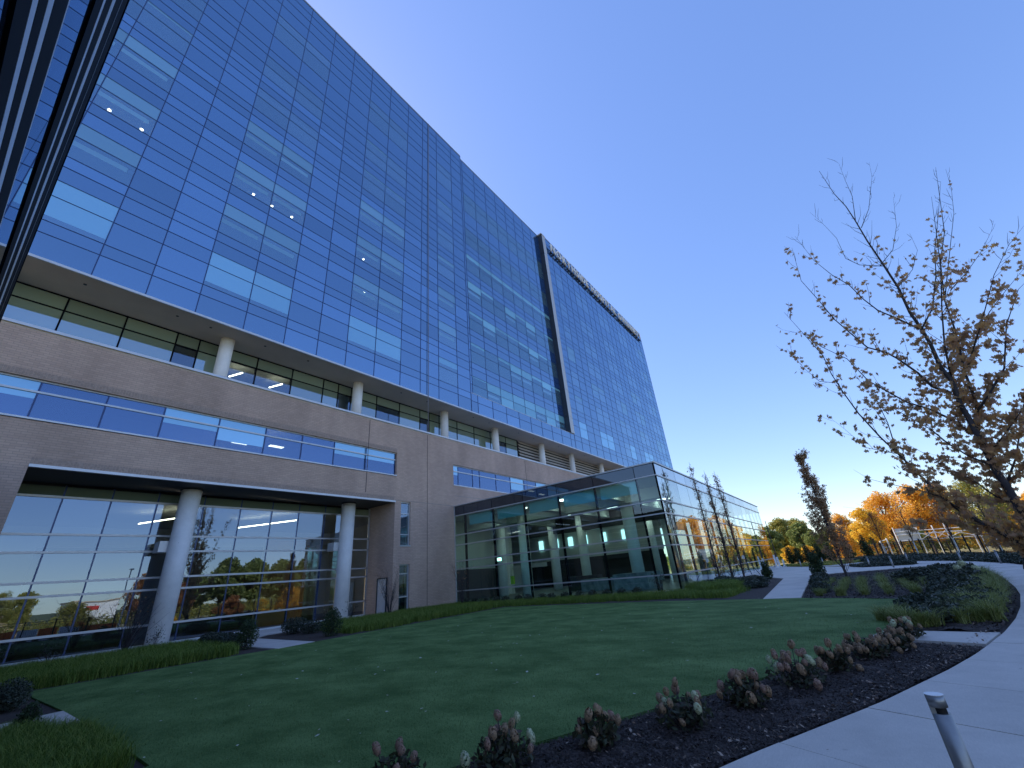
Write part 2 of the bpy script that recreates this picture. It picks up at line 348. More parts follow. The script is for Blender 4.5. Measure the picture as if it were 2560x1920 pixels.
def piece(name, mt, parent, x0, x1, y0, y1, z0, z1, tilt=0.0):
    """shared unit mesh scaled to a box; parent is an Empty or None"""
    o = bpy.data.objects.new(name, unit(mt)); link(o)
    c = Vector(((x0+x1)/2, (y0+y1)/2, (z0+z1)/2))
    if parent is not None:
        o.parent = parent
        if parent.type == 'EMPTY': c = c-Vector(parent.location)
    o.location = c; o.scale = (x1-x0, y1-y0, z1-z0)
    if tilt: o.rotation_euler = (0, random.gauss(0, tilt), random.gauss(0, tilt))
    return o

def quads(name, P, mats, rnd=None, midx=None):
    """P: (N,k,3) array of N polygons with k corners"""
    N, k = P.shape[:2]
    me = bpy.data.meshes.new(name)
    me.vertices.add(N*k); me.vertices.foreach_set('co', P.reshape(-1).astype(np.float32))
    me.loops.add(N*k); me.loops.foreach_set('vertex_index', np.arange(N*k, dtype=np.int32))
    me.polygons.add(N); me.polygons.foreach_set('loop_start', np.arange(0, N*k, k, dtype=np.int32))
    try: me.polygons.foreach_set('loop_total', np.full(N, k, dtype=np.int32))
    except Exception: pass
    if not isinstance(mats, (list, tuple)): mats = [mats]
    for m in mats: me.materials.append(m)
    if midx is not None: me.polygons.foreach_set('material_index', np.asarray(midx, dtype=np.int32))
    at = me.attributes.new('rnd', 'FLOAT', 'FACE')
    at.data.foreach_set('value', (rng.random(N) if rnd is None else rnd).astype(np.float32))
    me.update(calc_edges=True); return me

def rot_frames(n, upbias=0.0):
    """random orthonormal pairs (a, b)"""
    d = rng.normal(size=(n,3)); d[:,2] += upbias; d /= np.linalg.norm(d,axis=1,keepdims=True)
    e = rng.normal(size=(n,3)); a = np.cross(d,e); a /= np.linalg.norm(a,axis=1,keepdims=True); b = np.cross(d,a)
    return a, b
def leaf_quads(cent, size, upbias=0.4, asp=.62):
    n = len(cent); a, b = rot_frames(n, upbias); s = size*rng.uniform(.6,1.3,(n,1))
    a = a*s; b = b*s*asp
    return np.stack([cent-a, cent-b*.9+a*.1, cent+a, cent+b*.9+a*.1], axis=1)
def inpoly(p, poly):
    x, y = p[:,0], p[:,1]; ins = np.zeros(len(p), bool); n = len(poly)
    for i in range(n):
        x1,y1 = poly[i]; x2,y2 = poly[(i+1)%n]
        c = ((y1 > y) != (y2 > y)); xi = (x2-x1)*(y-y1)/(y2-y1+1e-12)+x1
        ins ^= c & (x < xi)
    return ins
def scatter(poly, n):
    poly = np.array(poly); lo, hi = poly.min(0), poly.max(0); out = []
    tot = 0
    while tot < n:
        p = rng.uniform(lo, hi, (n*2, 2)); p = p[inpoly(p, poly)]; out.append(p); tot += len(p)
    return np.concatenate(out)[:n]
def blades(base, h, wd, spread=.5, seg=3):
    """curved grass blades as seg quads each; base (N,3); returns quads array"""
    n = len(base); az = rng.uniform(0, 2*math.pi, n); H = h*rng.uniform(.55, 1.2, n); sp = spread*rng.uniform(.2, 1.3, n)*H
    d = np.stack([np.cos(az), np.sin(az), np.zeros(n)], 1); sd = np.stack([-np.sin(az), np.cos(az), np.zeros(n)], 1)
    rows = []
    for k in range(seg+1):
        t = k/seg
        c = base+d*(sp*t**1.8)[:,None]; c[:,2] += H*(t-.28*t**3)
        w_ = wd*(1-t*.85)
        rows.append((c-sd*w_, c+sd*w_))
    Q = []
    for k in range(seg):
        Q.append(np.stack([rows[k][0], rows[k][1], rows[k+1][1], rows[k+1][0]], 1))
    r = rng.random(n)
    return np.concatenate(Q), np.concatenate([r]*seg)

D = 24.4      # distance of the main facade plane

# ================================================================== SETTING: ground
gx = np.concatenate([np.linspace(-400,-30,10), np.linspace(-20,8,8), np.linspace(10,40,16), np.linspace(50,600,20)])
gy = np.linspace(-400, 600, 60)
def ground_z(x, y):
    z = -0.05-0.08*max(0.0, min(x-9.0, 22.0))
    if y > 66: z -= 0.02*min(y-66, 60)
    return z
b = MB(); nx, ny = len(gx), len(gy)
for x in gx:
    for y in gy: b.v.append((x, y, ground_z(x, y)))
for i in range(nx-1):
    for j in range(ny-1):
        b.f.append((i*ny+j, (i+1)*ny+j, (i+1)*ny+j+1, i*ny+j+1)); b.m.append(0)
solo('ground', b.mesh('ground', MT['hillgreen'], True), kind='structure')

path_in = [(-2.9,1.2),(-1.75,3.3),(-1.12,4.64),(-0.65,5.55),(-0.22,6.38),(0.52,8.05),(0.89,8.99),(1.16,9.76),(1.56,10.95),(2.04,12.63),(2.48,14.41),(3.07,17.18),(3.43,19.33),(4.03,23.62),(4.45,28.0),(4.5,33),(4.1,38),(3.2,43),(1.6,48)]
def offset_path(pts, d):
    out = []
    for i, p in enumerate(pts):
        a = np.array(pts[max(i-1,0)]); c = np.array(pts[min(i+1,len(pts)-1)]); t = (c-a)/np.linalg.norm(c-a)
        dd = d[i] if hasattr(d, '__len__') else d
        out.append((p[0]+t[1]*dd, p[1]-t[0]*dd))
    return out
wid = [1.7,1.7,1.62,1.6,1.6,1.6,1.55,1.5,1.45,1.4,1.35,1.25,1.25,1.4,1.6,1.7,1.7,1.7,1.7]
path_out = offset_path(path_in, wid)
# mulch beds (one sheet under everything in the court) with uneven relief near the camera
court = [(-24.3,-0.3),(-24.3,25.0),(-7.9,25.0),(-7.9,38),(-3.8,38),(8.5,38),(9.2,28),(8.8,16),(6.5,6),(3,0.2),(1.5,-3),(-6,-3),(-6,-0.3)]
solo('mulch_bed', MB().prism(court, -.3, 0.0).mesh('mulch_bed', MT['mulch']), kind='structure')
def relief(name, poly, step, amp, z0):
    poly_a = np.array(poly); lo, hi = poly_a.min(0), poly_a.max(0)
    xs = np.arange(lo[0], hi[0]+step, step); ys = np.arange(lo[1], hi[1]+step, step)
    X, Y = np.meshgrid(xs, ys, indexing='ij'); Z = rng.normal(0, 1, X.shape)
    for _ in range(2):
        Z = (Z+np.roll(Z,1,0)+np.roll(Z,-1,0)+np.roll(Z,1,1)+np.roll(Z,-1,1))/5
    Zb = rng.normal(0,1,X.shape)
    for _ in range(9): Zb = (Zb+np.roll(Zb,1,0)+np.roll(Zb,-1,0)+np.roll(Zb,1,1)+np.roll(Zb,-1,1))/5
    Z = Z/Z.std()*amp*.45+Zb/Zb.std()*amp*.6+z0
    ins = inpoly(np.stack([X.ravel(),Y.ravel()],1), poly).reshape(X.shape)
    Z[~ins] = -.02
    nx_, ny_ = X.shape; V = np.stack([X,Y,Z],-1).reshape(-1,3)
    idx = np.arange(nx_*ny_).reshape(nx_,ny_)
    F = np.stack([idx[:-1,:-1],idx[1:,:-1],idx[1:,1:],idx[:-1,1:]],-1).reshape(-1,4)
    k = ins[:-1,:-1]&ins[1:,:-1]&ins[1:,1:]&ins[:-1,1:]; F = F[k.ravel()]
    me = bpy.data.meshes.new(name); me.from_pydata(V.tolist(), [], F.tolist()); me.materials.append(MT['mulch']); me.update()
    return solo(name, me, kind='structure')
near_bed = [(-4.1,1.0),(-3.72,2.4),(-3.32,3.4),(-3.05,3.94),(-2.86,4.3),(-2.5,5.0),(-2.06,5.85),(-1.75,6.35),(-1.44,7.0),(-1.0,8.2),(-.43,9.7),(-.22,10.2)]+[(1.08,9.6),(.84,8.99),(.47,8.05),(-0.27,6.38),(-0.7,5.55),(-1.17,4.64),(-1.8,3.3),(-2.95,1.2)]
relief('mulch_mounds', near_bed, .035, .017, .02)
far_bed = [(.1,11.45),(.25,12.4),(1.2,16.9),(-1.8,18.7),(-2.2,29),(-2.6,34.5),(4.3,36.5),(4.4,28.0),(3.98,23.62),(3.38,19.33),(3.02,17.18),(2.43,14.41),(1.99,12.63),(1.56,11.25)]
relief('mulch_mounds', far_bed, .07, .018, .02)

# lawn
lawn = [(-16.35,2.45),(-16.05,9.0),(-16.3,14),(-16.5,21.0),(-7.51,20.15),(-3.09,19.1),(-1.89,18.85),(1.15,17.15),(.62,14.6),(.18,12.25),(.06,11.3),(-.2,10.57),(-.43,10.04),(-1.0,8.36),(-1.48,7.15),(-1.82,6.42),(-2.14,5.89),(-2.59,5.03),(-2.95,4.31),(-3.14,3.94),(-3.4,3.4),(-3.8,2.4),(-4.3,.9),(-6.2,.9),(-6.58,2.14),(-9,2.3),(-12,2.4)]
solo('lawn', MB().prism(lawn, -.2, .03).mesh('lawn', MT['turf']), kind='structure')
# short turf blades catch the light near the viewer
bp = scatter(lawn, 260000); k = rng.random(len(bp)) < np.clip(1.9-np.hypot(bp[:,0],bp[:,1])/9, .1, 1); bp = bp[k]
base = np.concatenate([bp, np.full((len(bp),1), .028)], 1)
Q, r = blades(base, .028, .0022, .7, 1)
MT['turfblade'] = leafmat('turf_blades', [(.075, .12, .032), (.115, .17, .045), (.17, .23, .075)], trans=.15)
solo('turf_grass', quads('turf_grass', Q, MT['turfblade'], r), 'short dark green turf blades covering the lawn', 'grass', kind='stuff')

# curved path of slabs
solo('path', MB().prism(path_in+path_out[::-1], -.3, .012).mesh('path', MT['joint']), kind='structure')
pth = bpy.data.objects['path']
def resample(pts, step):
    P_ = np.array(pts); d = np.r_[0, np.cumsum(np.linalg.norm(np.diff(P_,axis=0),axis=1))]
    n_ = int(d[-1]/step); t = np.linspace(0, d[-1], n_*6+1)
    return np.stack([np.interp(t, d, P_[:,0]), np.interp(t, d, P_[:,1])], 1), n_
PI_, nsl = resample(path_in, 1.35)
dO = np.array(path_out); dI = np.array(path_in)
dl = np.r_[0, np.cumsum(np.linalg.norm(np.diff(dI,axis=0),axis=1))]; tt = np.linspace(0, dl[-1], nsl*6+1)
PO_ = np.stack([np.interp(tt, dl, dO[:,0]), np.interp(tt, dl, dO[:,1])], 1)
for k in range(nsl):
    a = PI_[k*6:k*6+7].copy(); c = PO_[k*6:k*6+7].copy()
    for q in (a, c):
        g0 = (q[1]-q[0])/np.linalg.norm(q[1]-q[0]); g1 = (q[-1]-q[-2])/np.linalg.norm(q[-1]-q[-2])
        q[0] += g0*.006; q[-1] -= g1*.006
    pts = [tuple(p) for p in a]+[tuple(p) for p in c[::-1]]
    wpart('slab', MB().prism(pts, .0, .045+random.uniform(-.002,.002)).mesh('slab', MT['concrete']), pth)

# plaza and connecting walks
plaza = [(-5.02,35.84),(-3.9,33.2),(-3.86,32.69),(-2.61,35.2),(5.0,38.2),(4.2,40.6),(2.9,44),(1.1,46.5),(-1.15,46.9),(-2.9,51.4),(-4.55,54.4),(-6.8,60.1),(-7.7,62.5),(-7.7,38.2)]
solo('plaza', MB().prism(plaza, -.2, .03).mesh('plaza', MT['concrete']), kind='structure')
cross_walk = [(-3.09,19.08),(-3.86,32.69),(-3.8,33.3),(-2.6,35.3),(-2.26,29.1),(-1.89,18.93)]
solo('cross_walk', MB().prism(cross_walk, -.2, .036).mesh('cross_walk', MT['concrete']), kind='structure')
solo('far_walk', MB().prism([(3.9,44.0),(.2,54.9),(-3.2,53.2),(-2.4,51.2),(.6,47.6),(2.6,46.2),(3.6,41.9),(4.6,42.0)], -.2, .024).mesh('far_walk', MT['concrete']), kind='structure')
solo('side_walk', MB().prism([(1.5,10.92),(.46,11.16),(.06,11.27),(-.2,10.57),(.44,10.15),(1.14,9.85)], -.2, .04).mesh('side_walk', MT['concrete']), kind='structure')
walk = [(-27.15,1.8),(-27.15,19.25),(-24.45,19.25),(-24.1,17.5),(-24.3,15.0),(-23.3,12.9),(-23.2,11.2),(-22.1,10.1),(-16.1,9.45),(-15.95,8.1),(-18.05,8.22),(-22.2,8.6),(-23.6,8.5),(-24.0,6.7),(-23.9,4.7),(-24.2,2.9),(-24.2,-.3),(-24.38,-.3),(-24.38,1.8)]
solo('walkway', MB().prism(walk, -.2, .035).mesh('walkway', MT['concrete2']), kind='structure')
solo('slab_walk', MB().prism([(-11.95,2.39),(-10.52,2.34),(-10.45,1.95),(-10.45,1.2),(-11.9,.2),(-13.2,.2),(-11.9,1.66)], -.2, .036).mesh('slab_walk', MT['concrete']), kind='structure')

# ================================================================== BRICK PODIUM
pod = empty('brick_podium', (-D-3, 20, 0), 'long brown brick lower block with white round columns under the blue glass tower', 'building')
X0 = -D-.45
wb = MB()
wb.box(X0, -D, -14, 90, 10.56, 12.60)                 # upper band
wb.box(X0, -D, 19.37, 25.22, 8.80, 10.56); wb.box(X0, -D, 44.0, 90, 8.80, 10.56); wb.box(X0, -D, -14, -9.5, 8.80, 10.56)
wb.box(X0, -D, -14, 90, 7.07, 8.80)
wb.box(-D-2.8, -D, -14, 1.69, 0, 7.07)                # left jamb
for (y0,y1,z0,z1) in ((19.31,19.85,0,7.07),(20.72,25.2,0,7.07),(19.85,20.72,2.93,4.06)):
    wb.box(-D-2.8 if y1 < 19.9 else X0, -D, y0, y1, z0, z1)
wpart('brick_wall', wb.mesh('brick_wall', MT['brick']), pod)
# soldier courses above the openings
for (y0,y1,z0,z1) in ((1.69,19.3,7.10,7.36),(-9.5,19.4,10.6,10.86)):
    sb = MB(); yy = y0
    while yy < y1-.1:
        sb.box(-D, -D+.006, yy, yy+.088, z0, z1); yy += .102
    wpart('soldier_course', sb.mesh('soldier_course', MT['brickdark']), pod)
jb = MB()
for y in (22.32, 16.87, 36.0): jb.box(-D, -D+.008, y-.022, y+.022, 7.45 if y < 20 else (0.05 if y < 30 else 7.2), 12.55)
wpart('expansion_joint', jb.mesh('expansion_joint', MT['joint']), pod)
wpart('control_joint', MB().box(-D, -D+.008, 19.32, 25.19, 7.12, 7.15).box(-D, -D+.008, 25.3, 40, 7.95, 7.98).mesh('control_joint', MT['jointlight']), pod)
# ledge, caps, sills, trims
wpart('ledge', MB().box(-27.0, -D-.02, -14, 90, 12.60, 12.68).mesh('ledge', MT['concrete']), pod)
wpart('parapet_cap', MB().box(-D-.5, -D+.07, -14, 90, 12.68, 12.80).mesh('parapet_cap', MT['alucap']), pod)
wpart('opening_trim', MB().box(-D-.1, -D+.05, 1.69, 19.34, 6.98, 7.09).mesh('opening_trim', MT['alucap']), pod)
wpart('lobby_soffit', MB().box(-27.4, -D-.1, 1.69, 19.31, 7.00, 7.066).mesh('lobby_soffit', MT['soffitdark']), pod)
# ribbon windows
def ribbon(y0, y1, ms, z0, z1, zt, shades):
    for k, (a, c) in enumerate(zip(ms[:-1], ms[1:])):
        sh = k in shades; q = zt-random.choice((.25,.3,.7))
        piece('window_pane', MT['shaded'] if sh else MT['ribbon'], pod, -D-.20, -D-.18, a+.03, c-.03, zt+.04, z1-.07, .001)
        piece('window_pane', MT['ribbon'], pod, -D-.20, -D-.18, a+.03, c-.03, z0+.07, q if sh else zt-.04, .001)
        if sh: piece('window_pane', MT['shaded'], pod, -D-.20, -D-.18, a+.03, c-.03, q+.003, zt-.04, .0)
    f = MB(); f.box(-D-.24, -D-.13, y0, y1, z1-.07, z1); f.box(-D-.24, -D-.13, y0, y1, zt-.04, zt+.04)
    wpart('window_rail', f.mesh('window_rail', MT['alu']), pod)
    wpart('window_sill', MB().box(-D-.24, -D+.04, y0, y1, z0, z0+.07).mesh('window_sill', MT['alucap']), pod)
    for a in ms:
        wpart('window_mullion', MB().box(-D-.235, -D-.15, a-.03, a+.03, z0+.07, z1-.07).mesh('window_mullion', MT['mullion']), pod)
mA = [-9.5,-7.3,-5.2,-3.1,-1.15,1.15,3.26,5.38,7.77,10.15,12.3,14.44,16.83,19.3]
ribbon(-9.5, 19.37, mA, 8.83, 10.56, 10.04, (4,7,8,11,12))
mB = [25.25,25.95,27.79,28.73,31.07,33.35,35.6,37.9,40.1,42.4,43.97]
ribbon(25.22, 44.0, mB, 8.80, 10.56, 10.04, (0,5,7,9))
def room(bm, x0, x1, y0, y1, z0, z1, inv=True):
    """inside faces of a box, open at x1"""
    k = len(bm.v); bm.v += [(x0,y0,z0),(x1,y0,z0),(x1,y1,z0),(x0,y1,z0),(x0,y0,z1),(x1,y0,z1),(x1,y1,z1),(x0,y1,z1)]
    for q, mi in (((0,1,2,3),1),((4,7,6,5),2),((0,4,5,1),0),((2,6,7,3),0),((3,7,4,0),0)):
        bm.f.append(tuple(k+i for i in q)); bm.m.append(mi)
rb = MB(); room(rb, -D-4, -D-.46, -9.5, 19.37, 8.4, 10.9); room(rb, -D-4, -D-.46, 25.22, 44, 8.4, 10.9)
wpart('interior_room', rb.mesh('interior_room', [MT['interior'], MT['interiordark'], MT['interiorceil']]), pod)
for y0, z0, z1 in ((9.0, 9.35, 9.4), (11.0, 9.5, 9.54)):
    piece('ceiling_lamp', MT['lampdim'], pod, -D-1.6, -D-1.3, y0, y0+.8, z0+.4, z1+.4)
# two slot windows beside the lobby recess
for z0, z1, bars in ((4.06,7.07,(6.25,4.85)),(0.06,2.93,(2.35,.95))):
    f = MB(); f.box(-D-.2,-D-.1,19.85,19.91,z0,z1); f.box(-D-.2,-D-.1,20.64,20.72,z0,z1); f.box(-D-.2,-D-.1,19.91,20.64,z1-.07,z1); f.box(-D-.2,-D+.04,19.83,20.74,z0,z0+.08)
    for q in bars: f.box(-D-.2,-D-.1,19.91,20.64,q-.035,q+.035)
    fr = wpart('window_frame', f.mesh('window_frame', MT['alu']), pod)
    zs = [z0+.08]+sorted(bars)+[z1-.07]
    for a, c in zip(zs[:-1], zs[1:]):
        piece('window_pane', MT['lobby'], fr, -D-.17, -D-.155, 19.92, 20.63, a+.04, c-.04, .001)
rb = MB(); room(rb, -D-2.2, -D-.3, 19.86, 24, 0, 7.0); wpart('interior_room', rb.mesh('interior_room', [MT['interiordark']]*3), pod)

# lobby curtain wall
XL = -27.2
lm = [1.63,3.28,4.93,6.7,8.75,10.6,12.36,14.02,15.8,17.5,19.2]; lz = [.12,.91,2.41,2.94,4.12,4.84,6.41,6.9]
for k, (a, c) in enumerate(zip(lm[:-1], lm[1:])):
    for z0, z1 in zip(lz[:-1], lz[1:]):
        piece('glass_pane', MT['greenlit'] if z0 > 6.3 else MT['lobby'], pod, XL-.02, XL, a+.02, c-.02, z0+.03, z1-.03, .0012)
for z in lz[1:-1]:
    wpart('transom', MB().box(XL-.04, XL+.05, 1.69, 19.3, z-.045, z+.045).mesh('transom', MT['alu']), pod)
for y in lm[1:-1]:
    wpart('mullion', MB().box(XL-.14, XL+.012, y-.03, y+.03, .12, 6.95).mesh('mullion', MT['mullion']), pod)
wpart('mullion', MB().box(XL-.04, XL+.05, 19.2, 19.3, .12, 6.95).mesh('mullion', MT['alu']), pod)
wpart('base_sill', MB().box(XL-.1, XL+.1, 1.69, 19.31, .0, .12).mesh('base_sill', MT['kerb']), pod)
rb = MB(); room(rb, -40, -27.45, -6, 24, .0, 6.9)
wpart('lobby_interior', rb.mesh('lobby_interior', [MT['interior'], MT['interiordark'], MT['interiorceil']]), pod)
# partitions, wood panel, glowing niche and strip lamps inside the lobby
wpart('interior_wall_panel', MB().box(-36,-35.8,4,16,0,5.2).mesh('interior_wall_panel', MT['interiordark']), pod)
wpart('wood_panel', MB().box(-31.5,-31.3,14.2,17.2,.0,5.2).mesh('wood_panel', MT['wood']), pod)
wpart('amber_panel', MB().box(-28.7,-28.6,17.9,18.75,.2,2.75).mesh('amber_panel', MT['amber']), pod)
for (xa,ya,xb,yb,z) in ((-33.5,7.6,-29.5,9.2,6.3),(-34,13.2,-29.5,15.2,6.3),(-28.6,18.0,-28.4,18.6,5.2)):
    wpart('strip_lamp', MB().tube([(xa,ya,z),(xb,yb,z)], .035, 4).mesh('strip_lamp', MT['lampdim']), pod)
# canopy stub and service door inside the recess
wpart('canopy_bracket', MB().box(-26.9,-26.2,16.02,16.4,4.0,4.5).mesh('canopy_bracket', MT['alu']), pod)
wpart('canopy_bracket', MB().box(-26.9,-26.2,6.94,7.3,4.0,4.5).mesh('canopy_bracket', MT['alu']), pod)
dr = wpart('service_door', MB().box(-25.87,-24.98,19.27,19.31,.04,2.14).mesh('service_door', MT['alucap']), pod)
wpart('door_frame', MB().box(-25.95,-25.87,19.24,19.31,.02,2.2).box(-24.98,-24.9,19.24,19.31,.02,2.2).box(-25.87,-24.98,19.24,19.31,2.14,2.2).mesh('door_frame', MT['darkmetal_shade']), dr)
wpart('door_handle', MB().box(-25.12,-25.05,19.2,19.27,.98,1.08).mesh('door_handle', MT['steel']), dr)
# lower white columns (two in the lobby opening)
def column(x, y, z0, z1, r, parent):
    o = wpart('column', MB().cyl(x, y, z0, z1, r, 40).mesh('column', MT['column'], False), parent)
    for p in o.data.polygons: p.use_smooth = len(p.vertices) == 4
    return o
column(-26.1, 7.72, .02, 7.0, .44, pod); column(-26.1, 16.8, .02, 7.0, .44, pod)
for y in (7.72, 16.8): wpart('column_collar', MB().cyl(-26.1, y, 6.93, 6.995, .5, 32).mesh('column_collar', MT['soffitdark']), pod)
# recessed storey over the ledge: columns, glass, louvres
ZS = 15.95
ucols = (-1.4,7.72,16.76,25.89,33.33,42.26,49.64,58.7,66.1,74.9,83)
for y in ucols: column(-26.03, y, 12.68, ZS, .36, pod)
XR = -26.95
um = [-7.7,-5.4,-3.2,-1.1,.98,3.23,5.51,6.61,7.75,9.9,12.2,14.5,15.7,16.8,19.14,21.46,23.74,24.85,26.1,28.51,30.99,33.6,34.7,36.3,38.5]
for a, c in zip(um[:-1], um[1:]):
    for z0, z1 in ((12.7,13.95),(13.95,15.16),(15.16,15.9)):
        piece('window_pane', MT['greenlit'] if (z0 > 15 or (z0 > 13.9 and random.random() < .55)) else MT['lobby'], pod, XR-.02, XR, a+.03, c-.03, z0+.03, z1-.03, .001)
for z in (13.95, 15.16, 15.92): wpart('transom', MB().box(XR-.1, XR+.02, -7.7, 38.5, z-.035, z+.035).mesh('transom', MT['dark']), pod)
for y in um: wpart('mullion', MB().box(XR-.16, XR+.03, y-.035, y+.035, 12.68, 15.9).mesh('mullion', MT['dark']), pod)
rb = MB(); room(rb, -33, XR-.17, -7.7, 38.5, 12.7, 15.93)
wpart('interior_room', rb.mesh('interior_room', [MT['interior'], MT['interiordark'], MT['interiorceil']]), pod)
for a, c in zip(um[:-1], um[1:]):
    pass
for y in (9.3, 11.9, 31.4, 32.8): wpart('ceiling_lamp', MB().tube([(-29.5,y,15.3),(-28.4,y+.35,15.3)], .05, 4).mesh('ceiling_lamp', MT['lampdim']), pod)
lz_ = np.arange(12.72, 15.9, .36)
for z in lz_:
    wpart('louvre_slat', MB().prism([(-26.99,0),(-26.74,0),(-26.74,.03),(-26.99,.03)],0,.001).mesh('x', MT['louvre']), pod) if False else None
    sl = MB(); k = len(sl.v)
    sl.v += [(-26.98,38.7,z+.32),(-26.76,38.7,z+.02),(-26.76,38.7,z-.0),(-27.0,38.7,z+.29),(-26.98,90,z+.32),(-26.76,90,z+.02),(-26.76,90,z-.0),(-27.0,90,z+.29)]
    sl.f += [(0,4,5,1),(1,5,6,2),(2,6,7,3),(0,1,2,3),(7,6,5,4),(3,7,4,0)]; sl.m += [0]*6
    wpart('louvre_slat', sl.mesh('louvre_slat', MT['louvre']), pod)
wpart('louvre_backing', MB().box(-27.1,-27.02,38.5,90,12.68,15.95).mesh('louvre_backing', MT['interiordark']), pod)
wpart('podium_roof_core', MB().box(-50,-40.05,-14,90,0,15.9).box(-40.05,-33.2,-14,90,10.95,15.9).mesh('podium_core', MT['interiordark']), pod)

# ================================================================== GLASS TOWER
tow = empty('glass_tower', (-D-12, 40, 16), 'huge blue curtain wall hospital tower rising above the brick block', 'building')
ysL = [D*v for v in (-.424,-.326,-.238,-.15,-.0515,.0500,.1336,.2222,.3216,.4185,.5075,.5955,.694,.7947,.8815,.970,1.07,1.143)]
winL = {3,4,7,8,11,12,15}
ZL = [16.05,17.3,17.98,19.42,20.39,21.3,21.97,23.40,24.37,25.31,26.05,27.44,28.39,29.3,30.10,31.50,32.52,33.3,34.05,35.52,36.47,37.3,38.13,39.42,40.63,41.53,43.47,45.52,46.64,48.3,49.6,50.7,51.84]
WR = [(17.98,19.42,20.39),(21.97,23.40,24.37),(26.05,27.44,28.39),(30.10,31.50,32.52),(34.05,35.52,36.47),(38.13,39.42,40.63),(43.47,45.52,46.64)]
visZ = {(a,b_) for w_ in WR for a,b_ in ((w_[0],w_[1]),(w_[1],w_[2]))}
roomsT = MB(); panes = []   # (distance key, material, box)
def curtain(ys, win, x, zl, pane_mt, span_mt, zmin=None, shade_fn=None, mt_col='mullion', shaded_mt=None):
    smap = {}
    for i, (a, c) in enumerate(zip(ys[:-1], ys[1:])):
        for z0, z1 in zip(zl[:-1], zl[1:]):
            vis = i in win and (z0,z1) in visZ
            if vis and shade_fn:
                f = next(k for k, w_ in enumerate(WR) if w_[0] <= z0 < w_[2])
                if (i, f) not in smap: smap[(i, f)] = shade_fn(i, f)
                zb = WR[f][2]-smap[(i, f)]*(WR[f][2]-WR[f][0]); zs = max(z0, min(z1, zb))
                zt_ = WR[f][1]
                if z1 <= zt_+.01 and .38 < smap[(i, f)] < .6:      # lower pane below a drawn blind: the pale ceiling edge shows as a strip
                    for q0, q1, m_ in ((z0+.012, zt_-.62, pane_mt), (zt_-.30, zt_-.012, pane_mt)):
                        panes.append((math.dist((x,(a+c)/2,(q0+q1)/2),(0,0,1.5)), 'window_pane', m_, (x-.022, x, a+.012, c-.012, q0, q1)))
                    q0, q1 = zt_-.617, zt_-.303
                    panes.append((math.dist((x,(a+c)/2,q0),(0,0,1.5)), 'window_pane', MT['shadedup'], (x-.022, x, a+.012, c-.28, q0, q1)))
                    panes.append((math.dist((x,(a+c)/2,q0),(0,0,1.5)), 'window_pane', pane_mt, (x-.022, x, c-.277, c-.012, q0, q1)))
                    continue
                if z1-zs > .08:
                    panes.append((math.dist((x,(a+c)/2,(zs+z1)/2),(0,0,1.5)), 'window_pane', shaded_mt if f == 0 or shaded_mt is MT['shadedmid'] else MT['shadedup'], (x-.022, x, a+.012, c-.012, (zs if zs > z0 else z0+.012), z1-.012)))
                    if zs-z0 < .08: continue
                    panes.append((math.dist((x,(a+c)/2,(zs+z0)/2),(0,0,1.5)), 'window_pane', pane_mt, (x-.022, x, a+.012, c-.012, z0+.012, zs-.004)))
                    continue
            panes.append((math.dist((x,(a+c)/2,(z0+z1)/2),(0,0,1.5)), 'window_pane' if vis else 'spandrel_panel', pane_mt if vis else span_mt, (x-.022, x, a+.012, c-.012, z0+.012, z1-.012)))
        if i in win:
            for f, (z0, zt, z1) in enumerate(WR):
                if z1 > zl[-1] or z0 < zl[0]-.05: continue
                room(roomsT, x-1.9, x-.25, a+.03, c-.03, z0-.02, z1+.05)
    for j, z in enumerate(zl[1:-1]):
        wpart('transom', MB().box(x-.05, x+.018, ys[0], ys[-1], z-.016, z+.016).mesh('transom', MT[mt_col]), tow)
    for y in ys:
        wpart('mullion', MB().box(x-.06, x+.022, y-.022, y+.022, zl[0], zl[-1]).mesh('mullion', MT[mt_col]), tow)
def shL(i, f):
    if f == 0: return .88 if i not in (15,) else .25
    if f in (1,2,3): return random.choice((.40,.42,.43)) if i != 15 else random.choice((.41,.2,.41))
    if f == 4: return random.choice((0,0,.08))
    return random.choice((0,0,0,.1))
curtain(ysL, winL, -D, ZL, MT['vision'], MT['spandrel'], shade_fn=shL, shaded_mt=MT['shaded'])
XM = -25.0
ysM = [27.92,28.88,31.2,33.5,35.76,38.06,40.28,42.58,44.87,47.18]
ZM = [z for z in ZL if z > 17.9 and z < 51.0]+[52.5]
def shM(i, f):
    if f == 4: return .22
    if f == 0: return .98 if i in (3,4,5,7) else (.45 if i != 1 else .05)
    if f in (1,2,3): return random.choice((0,.12,.4,.12,.42,.15))
    return 0
curtain(ysM, set(range(1,9)), XM, ZM, MT['midvision'], MT['spandrel'], shade_fn=shM, shaded_mt=MT['shadedmid'])
ysB = [27.92]+[28.89+2.285*k for k in range(9)]+[48.25]
curtain(ysB, set(), -D, [16.05,17.2,18.0], MT['vision'], MT['spandrel'])
wpart('band_cap', MB().box(XM, -D+.01, 27.92, 48.2, 18.0, 18.05).mesh('band_cap', MT['alu']), tow)
ysR = [48.3]
for wv in (1.9,2.3,2.15,2.15,2.4,2.4,2.15,2.15,2.4,2.4,2.15,2.15,2.4,2.4,2.15,2.15,2.4,2.4,2.1): ysR.append(ysR[-1]+wv)
ysR[-1] = 91.2
winR = {1,4,5,8,9,12,13,16,17}
ZR = ZL[:-1]+[51.5,52.7]
